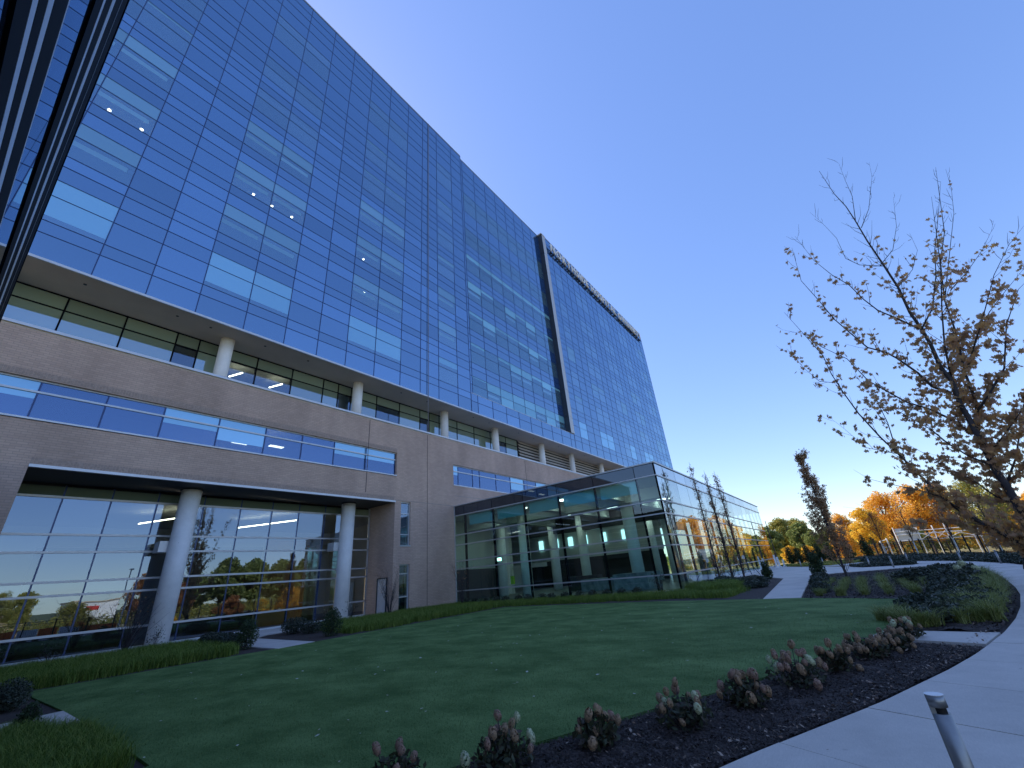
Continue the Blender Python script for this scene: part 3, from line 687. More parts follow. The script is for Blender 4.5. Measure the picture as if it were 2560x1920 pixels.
curtain(ysR, winR, -D, ZR, MT['vision'], MT['spandrel'], shade_fn=lambda i,f: (.95 if f == 0 and i not in (8,16) else random.choice((.9,.45,.2,0,0,0)) if f < 4 else (.5 if i > 16 else 0)), shaded_mt=MT['shaded'])
# one bright single shade high on the right block
panes.sort(key=lambda t: t[0])
cnt = {'window_pane': 0, 'spandrel_panel': 0}; rest = {}
for d_, nm, mt_, bx in panes:
    if cnt[nm] < 290:
        piece(nm, mt_, tow, *bx, .0011); cnt[nm] += 1
    else:
        rest.setdefault((nm, mt_.name), (MB(), mt_))[0].box(*bx)
for (nm, _), (bm_, mt_) in rest.items():
    wpart('far_'+nm, bm_.mesh('far_'+nm, mt_), tow, kind='stuff')
wpart('room_interiors', roomsT.mesh('room_interiors', [MT['interior'], MT['interiordark'], MT['interiorceil']]), tow, kind='stuff')
# downlights glowing behind the nearer windows
for sx, sy in ((235,240),(305,282),(547,422),(587,447),(630,471),(785,562),(786,634)):
    sx, sy = sx*2560/2212, sy*2560/2212; d_ = CF+(sx-1280)/FPX*CR-(sy-960)/FPX*CU; p_ = CAM+d_*((-D-.34)/d_[0])
    wpart('downlight', MB().cyl(p_[0], p_[1], p_[2]+.08, p_[2]+.11, .085, 12).mesh('downlight', MT['lamp']), tow)
# returns, roof, core, fin
tc = MB(); tc.box(-50, -27.3, -10.3, 91.2, 16.06, 51.6); tc.box(-27.3, -D-.06, -10.35, -10.3, 16.06, 51.8); tc.box(-27.3,-D-.03,91.1,91.2,16.06,52.6)
tc.box(-27.3, XM-.03, 27.8, 47.2, 51.0, 52.4) ; tc.box(-50,-27.3,27.9,91.2,51.6,52.4)
wpart('tower_core', tc.mesh('tower_core', MT['interiordark']), tow)
wpart('roof_cap', MB().box(-27.5,-D+.05,-10.4,27.95,51.84,51.98).box(-50,XM+.05,27.96,48.2,52.5,52.6).box(-50,-D+.05,48.2,91.25,52.7,52.82).mesh('roof_cap', MT['alu']), tow)
wpart('corner_return', MB().box(XM-.02,-D-.03,27.86,27.90,18.0,51.8).mesh('corner_return', MT['mullion']), tow)
wpart('east_return', MB().box(-50,-D-.03,91.2,91.24,16.06,52.6).mesh('east_return', MT['spandrel']), tow)
wpart('tower_soffit', MB().box(XR-.2, -D-.04, -14, 91.2, ZS, 16.04).mesh('tower_soffit', MT['soffit']), tow)
wpart('soffit_edge_trim', MB().box(-D-.04, -D+.06, -14, 91.22, 15.93, 16.05).mesh('soffit_edge_trim', MT['alucap']), tow)
for y in (1.2,4.9,6.5,9.5,12.3,20.2,23,29,31.4,36.5,39.5,45,52): wpart('soffit_light', MB().cyl(-25.2, y, ZS-.02, ZS-.001, .07, 10).mesh('soffit_light', MT['soffitdark']), tow)
zf = [18.05,20.4,24.4,28.4,32.5,36.5,40.6,44.6,48.6,52.55]
for a, c in zip(zf[:-1], zf[1:]):
    piece('fin_shaded_side_panel', MT['darkmetal_shade'], tow, XM-.1, -D+.16, 47.2, 47.26, a+.02, c-.02)  # side of the grey fin, its shade put into a darker colour
    piece('fin_front_panel', MT['greyfin'], tow, -D-.1, -D+.16, 47.27, 48.2, a+.02, c-.02)
wpart('fin_cap', MB().box(XM-.3,-D+.2,47.0,48.25,52.56,52.75).mesh('fin_cap', MT['alucap']), tow)
# hanging cable pair from roof to ledge (a thing of its own)
cb = MB(); cb.tube([(-D+.09,22.31,12.8),(-D+.08,22.32,51.9)], .018, 5); cb.tube([(-D+.09,22.37,12.8),(-D+.08,22.37,51.9)], .014, 5)
solo('hanging_rope', cb.mesh('hanging_rope', mat('grey_rope', (.2,.19,.2), .9)), 'thin grey rope hanging down the tower glass to the brick ledge', 'rope')

# roof sign letters
sign = empty('rooftop_sign', (-D+.3, 49.2, 50), 'white raised capital letters of the hospital name along the tower roof edge', 'sign')
word = 'NORTHSIDE HOSPITAL GWINNETT'
cur = bpy.data.curves.new('txt', 'FONT'); cur.extrude = .09; cur.offset = .015; cur.size = 2.2; cur.resolution_u = 3
tob = bpy.data.objects.new('txt', cur); link(tob)
glyph = {}
ys0, ys1 = 49.3, 90.2
adv = {' ': .8}
for ch in set(word)-{' '}:
    cur.body = ch; bpy.context.view_layer.update()
    me = bpy.data.meshes.new_from_object(tob.evaluated_get(bpy.context.evaluated_depsgraph_get()))
    xs = [v.co.x for v in me.vertices]; w_ = max(xs)-min(xs); adv[ch] = w_+.48
    for v in me.vertices: v.co.x -= min(xs)
    me.materials.clear(); me.materials.append(MT['white']); me.name = 'letter'; glyph[ch] = me
bpy.data.objects.remove(tob)
tot = sum(adv[c_] for c_ in word); sc_ = (ys1-ys0)/tot; yy = ys0
R_ = Matrix(((0,0,1),(1,0,0),(0,1,0))).to_euler()
for ch in word:
    if ch != ' ':
        o = lpart('letter', glyph[ch], sign, Vector((-D+.42, yy, 50.25))-Vector(sign.location)); o.rotation_euler = R_; o.scale = (sc_, 1.0, 1.0)
        for q in (.25, .75):
            piece('letter_bracket', MT['black'], sign, -D+.03, -D+.3, yy+q*(adv[ch]-.48)*sc_-.04, yy+q*(adv[ch]-.48)*sc_+.04, 49.9, 50.3)
    yy += adv[ch]*sc_
wpart('letter_rail', MB().box(-D+.2,-D+.3,49.2,90.3,50.02,50.08).box(-D+.2,-D+.3,49.2,90.3,51.2,51.24).mesh('letter_rail', MT['black']), sign)

# ================================================================== GLASS PAVILION
pav = empty('glass_pavilion', (-16, 25.3, 0), 'low glass walled pavilion with flat roof at the far end of the lawn', 'building')
PY, PX = 25.2, -7.8
px = [-24.33,-23.33,-20.5,-17.58,-14.72,-11.95,-9.1,-7.86]
pz = [.15,.93,2.41,2.97,4.12,4.86,6.32,7.06]
py = [25.26,26.69,29.09,31.45,33.9]+[33.9+2.43*k for k in range(1,13)]; py[-1] = 63.4
for a, c in zip(px[:-1], px[1:]):
    for z0, z1 in zip(pz[:-1], pz[1:]):
        top = z0 > 6
        q = 5.5 if (c-a > 1.5 and 4.8 < z0 < 5) else None
        if q:
            piece('glass_pane', MT['greenclear'], pav, a+.28, c-.12, PY+.30, PY+.32, q, z1-.05)
        piece('spandrel_panel' if top else 'glass_pane', MT['pavfrontsp'] if top else MT['pavfront'], pav, a+.02, c-.02, PY, PY+.02, z0+.03, z1-.03, .001)
for a, c in zip(py[:-1], py[1:]):
    for z0, z1 in zip(pz[:-1], pz[1:]):
        top = z0 > 6
        piece('spandrel_panel' if top else 'glass_pane', MT['pavspandrel'] if top else MT['pavglass'], pav, PX-.02, PX, a+.02, c-.02, z0+.03, z1-.03, .0012)
for z in pz[1:-1]:
    wpart('transom', MB().box(-24.38, PX+.05, PY-.05, PY+.03, z-.035, z+.035).mesh('transom', MT['alu']), pav)
    wpart('transom', MB().box(PX-.03, PX+.05, PY+.04, 63.4, z-.035, z+.035).mesh('transom', MT['alu']), pav)
for x in px[1:]: wpart('mullion', MB().box(x-.03, x+.03, PY+.03, PY+.24, .15, 7.0).mesh('mullion', MT['dark']), pav)
wpart('corner_post', MB().box(PX-.06,PX+.01,PY-.01,PY+.06,.15,7.06).mesh('corner_post', MT['dark']), pav)
wpart('wall_post', MB().box(-24.40,-24.33,PY-.04,PY+.04,.1,7.06).mesh('wall_post', MT['alu']), pav)
for y in py[1:]: wpart('mullion', MB().box(PX-.18, PX-.03, y-.025, y+.025, .15, 7.0).mesh('mullion', MT['mullion']), pav)
wpart('roof', MB().box(-40, PX+.06, PY-.06, 63.5, 7.06, 7.14).mesh('roof', MT['alu']), pav)
wpart('ceiling', MB().box(-40, PX-.2, PY+.3, 63.3, 6.35, 6.99).mesh('ceiling', MT['interiorceil']), pav)
wpart('base_sill', MB().box(-24.4, PX+.08, PY-.08, PY+.1, .0, .15).box(PX-.1, PX+.08, PY+.1, 63.4, .0, .15).mesh('base_sill', MT['alucap']), pav)
wpart('floor_slab', MB().box(-40, PX-.1, PY+.1, 63.4, -.1, .1).mesh('floor_slab', mat('grey_floor', (.12,.12,.125), .35)), pav)
bw = MB(); bw.box(-40,-15.5,47.0,47.3,2.9,6.35); bw.box(-40.3,-40,PY,63.4,.1,6.35)
bw.box(-40,-24.45,PY+.0,PY+.3,.1,6.35) if False else None
wpart('back_wall', bw.mesh('back_wall', MT['interior']), pav)
wpart('dark_wall', MB().box(-34,-15.5,47.0,47.3,.1,2.4).box(-30,-15.5,46.9,47.0,2.4,2.9).mesh('dark_wall', MT['interiordark']), pav)
wpart('corner_wall', MB().box(-27.2,-27.0,PY+.5,36,.1,6.35).mesh('corner_wall', MT['interior']), pav)
wpart('dark_opening', MB().box(-27.0,-26.95,25.9,34,.1,2.45).mesh('dark_opening', MT['interiordark']), pav)
for (x, y) in ((-20.9,29.6),(-12.0,30.2),(-23.0,37.5),(-19.8,37.5),(-25.6,32.5),(-12.0,38.5),(-12.0,47.5),(-16.0,45.5)): column(x, y, .1, 6.35, .43, pav)
for x0 in (-22.6,-16.8,-11.9): wpart('ceiling_beam', MB().box(x0-.3,x0+.3,PY+.6,46.9,5.7,6.35).mesh('ceiling_beam', MT['interiorceil']), pav)
wpart('ceiling_beam', MB().box(-26.9,PX-.6,29.3,30.3,5.6,6.35).mesh('ceiling_beam', MT['interiorceil']), pav)
wpart('ceiling_beam', MB().box(-26.9,PX-.6,37.2,37.9,5.0,6.35).mesh('ceiling_beam', MT['interiordark']), pav)
for a, c in zip(px[:-1], px[1:]):
    pass
for az_ in (-.652,-.605,-.562,-.53,-.52,-.468,-.415):
    xx = az_*46.9; piece('clerestory_window', MT['skyglow'], pav, xx-.28, xx+.28, 46.85, 46.99, 4.2, 5.3)  # solid glowing panels in place of sky seen through the windows
piece('exit_sign', MT['exit'], pav, -22.2, -21.75, 27.5, 27.55, 2.75, 2.98)
piece('safety_vest', mat('lime_vest', (.45,.6,.05), .7), pav, -20.9, -20.6, 27.4, 27.55, 1.05, 1.6)
wpart('covered_furniture', MB().prism([(-17,31),(-14.2,30.6),(-13.8,32),(-16.5,32.6)],.1,.9).prism([(-13.5,29.2),(-11,29),(-10.8,31),(-13.4,31.2)],.1,1.1).mesh('covered_furniture', mat('grey_plastic_sheet', (.25,.27,.3), .3, noise=(3,.4))), pav)
wpart('reception_desk', MB().box(-19.2,-16.6,33,34,.1,1.15).mesh('reception_desk', MT['interiordark']), pav)

for x in (-23.5,-19.5,-15.5,-11):
    for y in (27.5,32.5,36,40.5,44.5): piece('ceiling_lamp', MT['roomfill'], pav, x-.45, x+.45, y-.3, y+.3, 6.30, 6.345)  # panel grid added to brighten the pavilion interior
# ================================================================== GLASS WING at the near left (wall plane just behind the viewer)
wing = empty('glass_wing', (-13, -4, 0), 'dark glass wall with black horizontal bars at the near left edge', 'building')
WY = -.33; wx0, wx1 = -24.3, -.75
def wbar(nm, mt_, z0, z1, pr): wpart(nm, MB().box(wx0, wx1, WY-.02, WY+pr, z0, z1).mesh(nm, mt_), wing)
for z0, z1 in ((6.07,7.08),(5.45,5.80),(4.98,5.32),(3.86,4.15),(3.60,3.74),(3.32,3.50),(2.2,2.6),(1.6,1.9)): wbar('dark_bar', MT['dark'], z0, z1, .012)
for z0, z1 in ((5.83,6.04),(5.33,5.44),(4.15,4.18),(3.75,3.85),(3.51,3.59)): wbar('silver_bar', MT['alucap'], z0, z1, .012)
wbar('silver_bar', MT['steel'], 6.5, 6.53, .014)
xs_ = np.linspace(wx0, wx1, 9)
for a, c in zip(xs_[:-1], xs_[1:]):
    for z0, z1 in ((4.19,4.97),(2.62,3.31),(.2,1.58)): piece('glass_pane', MT['pavfrontsp'], wing, a+.01, c-.01, WY-.03, WY, z0, z1)
wpart('wing_body', MB().box(wx0, wx1-.02, -9, WY-.04, 0, 7.04).mesh('wing_body', MT['dark']), wing)
wpart('wing_roof', MB().box(wx0-.0, wx1+.02, -9, WY+.02, 7.08, 7.14).mesh('wing_roof', MT['dark']), wing)
# ================================================================== PLANTS
def blade_obj(name, polys, n, h, wd, mt_, label, cat, spread=.6, clump=.16, z=.0):
    pts = []
    area = [abs(sum(p[i][0]*p[(i+1)%len(p)][1]-p[(i+1)%len(p)][0]*p[i][1] for i in range(len(p))))/2 for p in polys]
    for p, a in zip(polys, area):
        nc = int(n*a/sum(area)/26)+1
        c = scatter(p, nc)
        q = np.repeat(c, 26, 0)+rng.normal(0, clump*.45, (nc*26, 2)); hh = np.repeat(rng.uniform(.7,1.25,nc), 26)
        pts.append(np.concatenate([q, np.full((len(q),1), z)], 1))
    Q, r = blades(np.concatenate(pts), h, wd, spread, 3)
    return solo(name, quads(name, Q, mt_, r), label, cat, kind='stuff')
bedL1 = [(-23.8,.2),(-23.6,4.6),(-23.7,8.0),(-22.4,8.1),(-18.3,7.6),(-16.6,7.2),(-16.8,3.0),(-16.9,.3)]
bedL2 = [(-23.9,14.6),(-22.6,12.9),(-17.0,11.4),(-16.7,12.6),(-17.0,17),(-17.2,21.0),(-24.1,21.2),(-23.7,17.6)]
blade_obj('liriope_grass', [bedL1], 62000, .40, .007, MT['lirio'], 'deep bed of bright green strappy grass between the lobby walkway and the lawn', 'grass')
blade_obj('liriope_grass', [bedL2], 46000, .38, .007, MT['lirio'], 'strappy green grass bed in front of the brick pier and second column', 'grass')
blade_obj('liriope_grass', [[(-24.1,21.4),(-17.2,21.6),(-12,21.6),(-7.3,21.4),(-4.6,20.6),(-4.4,24.3),(-7.7,24.7),(-24.1,24.9)]], 60000, .34, .006, MT['lirio'], 'low strip of green grass along the foot of the glass pavilion', 'grass')
blade_obj('liriope_grass', [[(-10.4,1.05),(-10.4,1.75),(-9.0,2.15),(-7.6,2.1),(-6.7,2.0),(-6.35,1.0),(-6.9,.2),(-10.2,.1)]], 34000, .30, .0045, MT['lirio'], 'shaggy green grass at the bottom left corner of the lawn', 'grass', clump=.1)
blade_obj('liriope_grass', [[(-16.7,.2),(-13.6,.2),(-13.4,1.2),(-15.2,1.9),(-16.7,2.0)]], 9000, .33, .005, MT['lirio'], 'small patch of green grass left of the narrow concrete slab', 'grass', clump=.1)

# mulch chips and fallen leaves
def flakes(name, poly_list, n, size, mt_, label, cat, z=.03, zr=.02, tilt=.35, asp=.4):
    P_ = np.concatenate([scatter(p, n//len(poly_list)) for p in poly_list]); N = len(P_)
    c = np.concatenate([P_, z+rng.random((N,1))*zr], 1); az_ = rng.uniform(0, 2*math.pi, N); s = size*rng.uniform(.5,1.4,N)
    a = np.stack([np.cos(az_), np.sin(az_), rng.normal(0,tilt,N)],1)*s[:,None]; b_ = np.stack([-np.sin(az_), np.cos(az_), rng.normal(0,tilt,N)],1)*(s*asp)[:,None]
    Q = np.stack([c-a, c-b_+a*.2, c+a, c+b_+a*.2], 1)
    return solo(name, quads(name, Q, mt_), label, cat, kind='stuff')
flakes('mulch_chips', [near_bed], 60000, .017, MT['chip'], 'shredded dark mulch chips around the hydrangeas beside the path', 'mulch', z=.02, zr=.035, asp=.3)
flakes('mulch_chips', [far_bed], 26000, .04, MT['chip'], 'dark mulch chips under the far planting', 'mulch', z=.02, zr=.04, asp=.3)
flakes('fallen_leaves', [near_bed], 420, .018, MT['litter'], 'dry curled leaves scattered over the near mulch', 'leaves', z=.05, zr=.03, asp=.6)
edge_poly = [(-2.9,1.6)]+[(p[0]-.05,p[1]) for p in path_in[1:9]]+[(p[0]-.30,p[1]+.05) for p in path_in[8:0:-1]]
flakes('fallen_leaves', [edge_poly], 230, .018, MT['litter'], 'brown leaves gathered where the mulch meets the path', 'leaves', z=.05, zr=.02, asp=.6)
flakes('fallen_leaves', [far_bed], 260, .03, MT['litter'], 'pale leaves lying in the far bed', 'leaves', z=.06, zr=.03, asp=.6)
flakes('fallen_leaves', [lawn], 260, .024, MT['palelitter'], 'small pale leaves dotted over the dark lawn', 'leaves', z=.05, zr=.012, tilt=.15, asp=.7)

flakes('fallen_leaves', [[(p[0],p[1]) for p in path_in[2:14]]+[(p[0],p[1]) for p in path_out[13:1:-1]]], 46, .022, MT['litter'], 'a few stray leaves on the curved concrete path', 'leaves', z=.055, zr=.004, tilt=.1, asp=.6)
# shrubs and foliage generators ---------------------------------------------------
def crown_pts(n, ells):
    """points in the shells of several ellipsoids ((cx,cy,cz),(rx,ry,rz))"""
    vol = np.array([e[1][0]*e[1][1]*e[1][2] for e in ells])**.75; vol /= vol.sum(); out = []
    for e, v in zip(ells, vol):
        m = max(1, int(n*v)); d = rng.normal(size=(m,3)); d /= np.linalg.norm(d,axis=1,keepdims=True)
        r = rng.random((m,1))**.45
        out.append(np.array(e[0])+d*r*np.array(e[1]))
    return np.concatenate(out)
def shrub_mesh(ells, n, size, mt_, twigs=10):
    P_ = crown_pts(n, ells); P_ = P_[P_[:,2] > .0]
    return quads('foliage', leaf_quads(P_, size, .6), mt_)
def shrub_stems(h, r, n=7):
    b_ = MB()
    for k in range(n):
        a = 2*math.pi*k/n+random.random(); q = r*random.uniform(.3,.8)
        b_.tube([(0,0,0),(math.cos(a)*q*.5,math.sin(a)*q*.5,h*.45),(math.cos(a)*q,math.sin(a)*q,h*.85)], [.014,.010,.005], 4)
    return b_.mesh('stems', MT['bark'])
def shrub(name, loc, ells, n, size, mt_, label, cat='shrub', group=None):
    t = empty(name, (loc[0],loc[1],0), label, cat, group)
    H = max(e[0][2]+e[1][2] for e in ells); R = max(e[1][0] for e in ells)
    lpart('foliage', shrub_mesh(ells, n, size, mt_), t); lpart('stems', shrub_stems(H, R), t)
    return t
# topiaries and small evergreen mounds by the walk
shrub('boxwood_shrub', (-21.6,11.6), [((0,0,.33),(.62,.62,.36))], 2600, .035, MT['shrub'], 'dark round boxwood at the corner of the short cross slab')
shrub('boxwood_shrub', (-20.3,11.7), [((0,0,.25),(.5,.5,.28))], 1800, .035, MT['shrub'], 'low dark mound right of the round boxwood')
shrub('boxwood_shrub', (-17.45,10.9), [((0,0,.42),(.42,.42,.5)),((0,0,.75),(.25,.25,.3))], 3000, .03, MT['pine'], 'small egg shaped evergreen between the cross slab and the grass bed')
shrub('boxwood_shrub', (-17.95,7.95), [((0,0,.42),(.38,.38,.45)),((0.05,0,.72),(.25,.25,.25))], 2600, .03, MT['pine'], 'small rounded evergreen at the near end of the cross slab')
for k, (x, y) in enumerate(((-18.9,7.9),(-19.8,8.05),(-20.7,8.1),(-21.7,8.2))):
    shrub('juniper_shrub', (x,y), [((0,0,.25),(.5,.4,.28))], 1500, .04, MT['shrub'], ('first','second','third','fourth')[k]+' low dark juniper along the near side of the cross slab, counted from the lawn', group='dark junipers by the cross slab')
shrub('evergreen_shrub', (-10.45,1.72), [((0,0,.18),(.16,.16,.2)),((0,0,.3),(.1,.1,.13))], 2200, .016, MT['pine'], 'small dark cone shrub standing over the narrow slab at bottom left')
shrub('evergreen_shrub', (-14.0,1.95), [((0,0,.25),(.45,.3,.28)),((.4,.0,.2),(.3,.25,.22))], 4200, .02, MT['shrub'], 'dark spreading shrub at the left tip of the lawn')
# bare winter shrubs beside the columns
def bare_shrub(loc, h, r, n, label, leaves=0, mt_=None, seed=1):
    random.seed(seed); t = empty('bare_shrub', (loc[0],loc[1],0), label, 'shrub', 'thin bare shrubs along the facade'); b_ = MB(); tips = []
    for k in range(n):
        a = random.uniform(0, 2*math.pi); q = r*random.uniform(.2,1); hh = h*random.uniform(.5,1)
        p1 = Vector((math.cos(a)*q*.35, math.sin(a)*q*.35, hh*.5)); p2 = Vector((math.cos(a)*q, math.sin(a)*q, hh))
        b_.tube([(0,0,0),p1,p2], [.012,.008,.003], 4)
        for j in range(4):
            s_ = p1.lerp(p2, random.random()); e_ = s_+Vector((random.gauss(0,.16),random.gauss(0,.16),random.uniform(.05,.35)))*h*.7
            b_.tube([s_,e_],[.005,.002],3); tips.append(e_)
    lpart('twigs', b_.mesh('twigs', MT['bark']), t)
    if leaves:
        P_ = np.array([tuple(random.choice(tips)) for _ in range(leaves)])+rng.normal(0,.05,(leaves,3)); lpart('foliage', quads('foliage', leaf_quads(P_, .035, .3), mt_), t)
bare_shrub((-23.2,5.9), 2.1, .9, 34, 'tall bare twiggy shrub in front of the nearer lobby column', 60, MT['maplered'], 2)
bare_shrub((-23.6,6.9), .9, .4, 9, 'small sparse shrub with a few leaves at the foot of the nearer lobby column', 90, MT['shrub'], 3)
bare_shrub((-24.0,16.1), .95, .45, 10, 'small sparse shrub with a few leaves at the foot of the farther lobby column', 90, MT['shrub'], 4)
bare_shrub((-22.8,17.9), 2.6, .9, 26, 'bare upright shrub in front of the service door recess', 80, MT['maplered'], 5)
bare_shrub((-22.3,23.6), 2.9, .7, 30, 'bare upright shrub in the corner where brick meets pavilion glass', 120, MT['maplered'], 6)
bare_shrub((-23.9,2.6), .8, .4, 9, 'leafy twig shrub at the far left of the walkway', 110, MT['shrub'], 7)
bare_shrub((-23.5,3.9), .8, .4, 9, 'second leafy twig shrub on the walkway edge, nearer the tall bare shrub', 110, MT['shrub'], 8)
bare_shrub((-22.3,13.6), .8, .35, 8, 'young leafy shrub beside the egg shaped evergreen', 110, MT['shrub'], 9)
bare_shrub((-8.6,24.4), 1.0, .4, 12, 'dark leafy shrub in front of the pavilion glass corner', 260, MT['shrub'], 10)
random.seed(11)
for k, x in enumerate(np.linspace(-22.5,-10,15)):
    shrub('fern_shrub', (float(x), 24.3+random.uniform(-.2,.2)), [((0,0,.22),(.3,.25,.26))], 420, .05, MT['shrub'], 'low dark fern like shrub along the pavilion base, number %s from the brick wall' % ('one two three four five six seven eight nine ten eleven twelve thirteen fourteen fifteen'.split()[k]), group='ferny shrubs along the pavilion base')
# dark shrubs right of the pavilion corner
for k, (x, y, h, lb) in enumerate(((-5.2,27.5,.75,'dark shrub nearest the cross walk below the slender trees'),(-6.0,28.6,.8,'dark shrub at the foot of the middle slender tree'),(-6.8,27.2,.7,'dark shrub just right of the pavilion corner'),(-5.0,29.6,.7,'dark shrub behind the slender trees by the cross walk'),(-6.7,29.8,.8,'dark shrub hard against the pavilion side glass'),(-4.6,26.0,.5,'low spreading shrub at the mulch edge left of the cross walk'))):
    shrub('juniper_shrub', (x,y), [((0,0,h*.3),(.6,.6,h*.38)),((.4,.3,h*.25),(.4,.4,h*.3))], 2600, .045, MT['shrub'], lb)
blade_obj('tall_grass', [[(-7.6,25.4),(-7.6,29.4),(-5.2,27.0),(-4.6,23.4),(-5.8,22.6)]], 16000, .55, .008, MT['lirio'], 'taller green grass at the pavilion corner', 'grass')
shrub('evergreen_cone', (-4.86,34.2), [((0,0,.35),(.36,.36,.4)),((0,0,.75),(.22,.22,.35))], 1800, .05, MT['pine'], 'small dark cone shrub left of where the cross walk meets the plaza')
shrub('evergreen_cone', (-1.9,32.2), [((0,0,.5),(.42,.42,.6)),((0,0,1.1),(.27,.27,.45))], 2400, .05, MT['pine'], 'taller dark cone shrub right of the cross walk')
# big dark shrubs inside the curve
dk = [(.95,12.5,.62,.55,'dark leafy shrub nearest the lawn corner and side walk'),(1.45,13.4,.7,.6,'wide dark shrub behind the lawn corner'),(1.1,14.4,.8,.65,'tallest dark shrub on the right edge of the lawn'),(1.9,15.2,.7,.6,'dark shrub in the middle of the curved bed'),(2.3,16.9,.75,.65,'dark shrub between yellow grasses and tuft rows'),(2.5,18.8,.8,.7,'dark rounded shrub halfway along the curved bed'),(2.9,21.4,.95,.8,'dark shrub beside the narrowing of the path'),(2.2,23.6,1.05,.9,'dark mass of leaves at the far side of the curved bed'),(3.2,25.3,1.1,.9,'far dark shrub near the white flowers'),(1.3,29.5,.9,.9,'farthest dark shrub at the plaza edge'),(2.8,29.5,1.1,1.0,'dark shrub at the far right of the curved bed')]
for x, y, r_, h, lb in dk[:9]:
    h *= .66; r_ *= .8; x -= .38 if y > 16 else 0
    shrub('rhododendron_shrub', (x,y), [((0,0,h*.45),(r_,r_,h*.5)),((r_*.5,.2,h*.5),(r_*.6,r_*.6,h*.45)),((-r_*.5,-.1,h*.4),(r_*.6,r_*.6,h*.45))], int(3800*r_), .045 if y < 20 else .06, MT['shrub'], lb)
shrub('juniper_shrub', (-1.35,21.0), [((0,0,.18),(.35,.5,.22))], 2200, .04, MT['shrub'], 'dark juniper at the near right edge of the cross walk')
shrub('juniper_shrub', (-1.5,24.0), [((0,0,.2),(.4,.8,.25))], 3000, .045, MT['shrub'], 'long dark juniper halfway up the right edge of the cross walk')
shrub('juniper_shrub', (-1.65,28.0), [((0,0,.2),(.4,.9,.25))], 2600, .05, MT['shrub'], 'dark juniper at the far right edge of the cross walk')
# ornamental tufts: prototypes shared
def tuft_proto(n, h, sp, mt_, nm):
    base_ = np.concatenate([rng.normal(0,.045,(n,2)), np.zeros((n,1))],1); Q, r = blades(base_, h, .006, sp, 3); return quads(nm, Q, mt_, r)
tp = [tuft_proto(170,.30,1.0,MT['tuft'],'grass_tuft') for _ in range(4)]
def tuft(x, y, s, label, group):
    o = bpy.data.objects.new('grass_tuft', random.choice(tp)); link(o); o.location = (x,y,.02); o.rotation_euler = (0,0,random.uniform(0,6)); o.scale = (s,s,s*random.uniform(.85,1.15))
    tagit(o, label, 'grass tuft', group)
for i in range(7):
    for j in range(12):
        x = -1.35+.62*i+.05*j*.3; y = 19.4-.28*i*.9+.78*j+random.uniform(-.1,.1)
        if x > 2.0-.0*j and y < 22: continue
        if y > 27.5: continue
        tuft(x+random.uniform(-.07,.07), y, random.uniform(.9,1.25), 'arching yellow green grass tuft in the planted rows behind the lawn', 'rows of grass tufts behind the lawn')
k = 0
for t_ in np.linspace(0, 1, 46):
    yy = 12.3+13.0*t_; xi = np.interp(yy, [p[1] for p in path_in], [p[0] for p in path_in])
    for q in (.3,.62):
        tuft(xi-q-.1+random.uniform(-.1,.1)+(.0 if yy > 13 else -.0), yy+random.uniform(-.15,.15), random.uniform(1.1,1.5), 'tall yellow green grass tuft along the inner edge of the curved path', 'grass tufts along the curved path')
for x, y in ((.45,12.0),(.28,12.4),(.62,11.8),(.8,11.9),(.35,12.9),(.1,12.7)):
    tuft(x, y, 1.3, 'yellow green grass tuft spilling over the lawn corner by the side walk', 'grass tufts at the lawn corner')
tuft(.35, -.0+2.1, .9, 'dark edge of a spiky tuft at the bottom right corner', 'corner tuft')

# hydrangeas
def head_mesh(mt_, seed):
    n_ = 170; d = rng.normal(size=(n_,3)); d /= np.linalg.norm(d,axis=1,keepdims=True)
    P_ = d*np.array([.042,.042,.055])*rng.uniform(.85,1.08,(n_,1))
    a = np.cross(d, rng.normal(size=(n_,3))); a /= np.linalg.norm(a,axis=1,keepdims=True); b_ = np.cross(d,a)
    s = .0105; return quads('flower_head', np.stack([P_-a*s, P_-b_*s, P_+a*s, P_+b_*s],1)+0, mt_)
HM = {k: [head_mesh(MT[k], i) for i in range(3)] for k in ('hytan','hypink','hycream')}
hyd = [(-2.98,3.62,.30,['hypink']*5+['hytan']*3+['hycream'],'hydrangea with dusty pink heads nearest the bottom edge'),
       (-2.42,4.32,.30,['hytan']*6+['hypink'],'hydrangea with two tall brown heads and a lone low one'),
       (-1.85,5.1,.33,['hytan']*6+['hypink']*2+['hycream']*2,'hydrangea with two cream heads among brown ones'),
       (-1.42,5.95,.33,['hypink']*3+['hytan']*9,'mounded hydrangea with many brownish pink heads'),
       (-1.02,6.95,.34,['hypink']*6+['hytan']*5+['hycream']*2,'rosy hydrangea with a cream head at each side'),
       (-.62,7.75,.30,['hytan']*9,'small tan hydrangea in the middle of the bed'),
       (-.28,8.75,.38,['hytan']*15,'wide tan hydrangea beside the lawn curve'),
       (.08,9.35,.32,['hytan']*12,'tan hydrangea just before the side walk'),
       (.30,10.45,.36,['hytan']*9+['hycream']*3,'hydrangea overhanging the side walk with cream and brown heads'),
       (-3.52,2.9,.28,['hypink']*4,'pink hydrangea head just peeking over the bottom edge')]
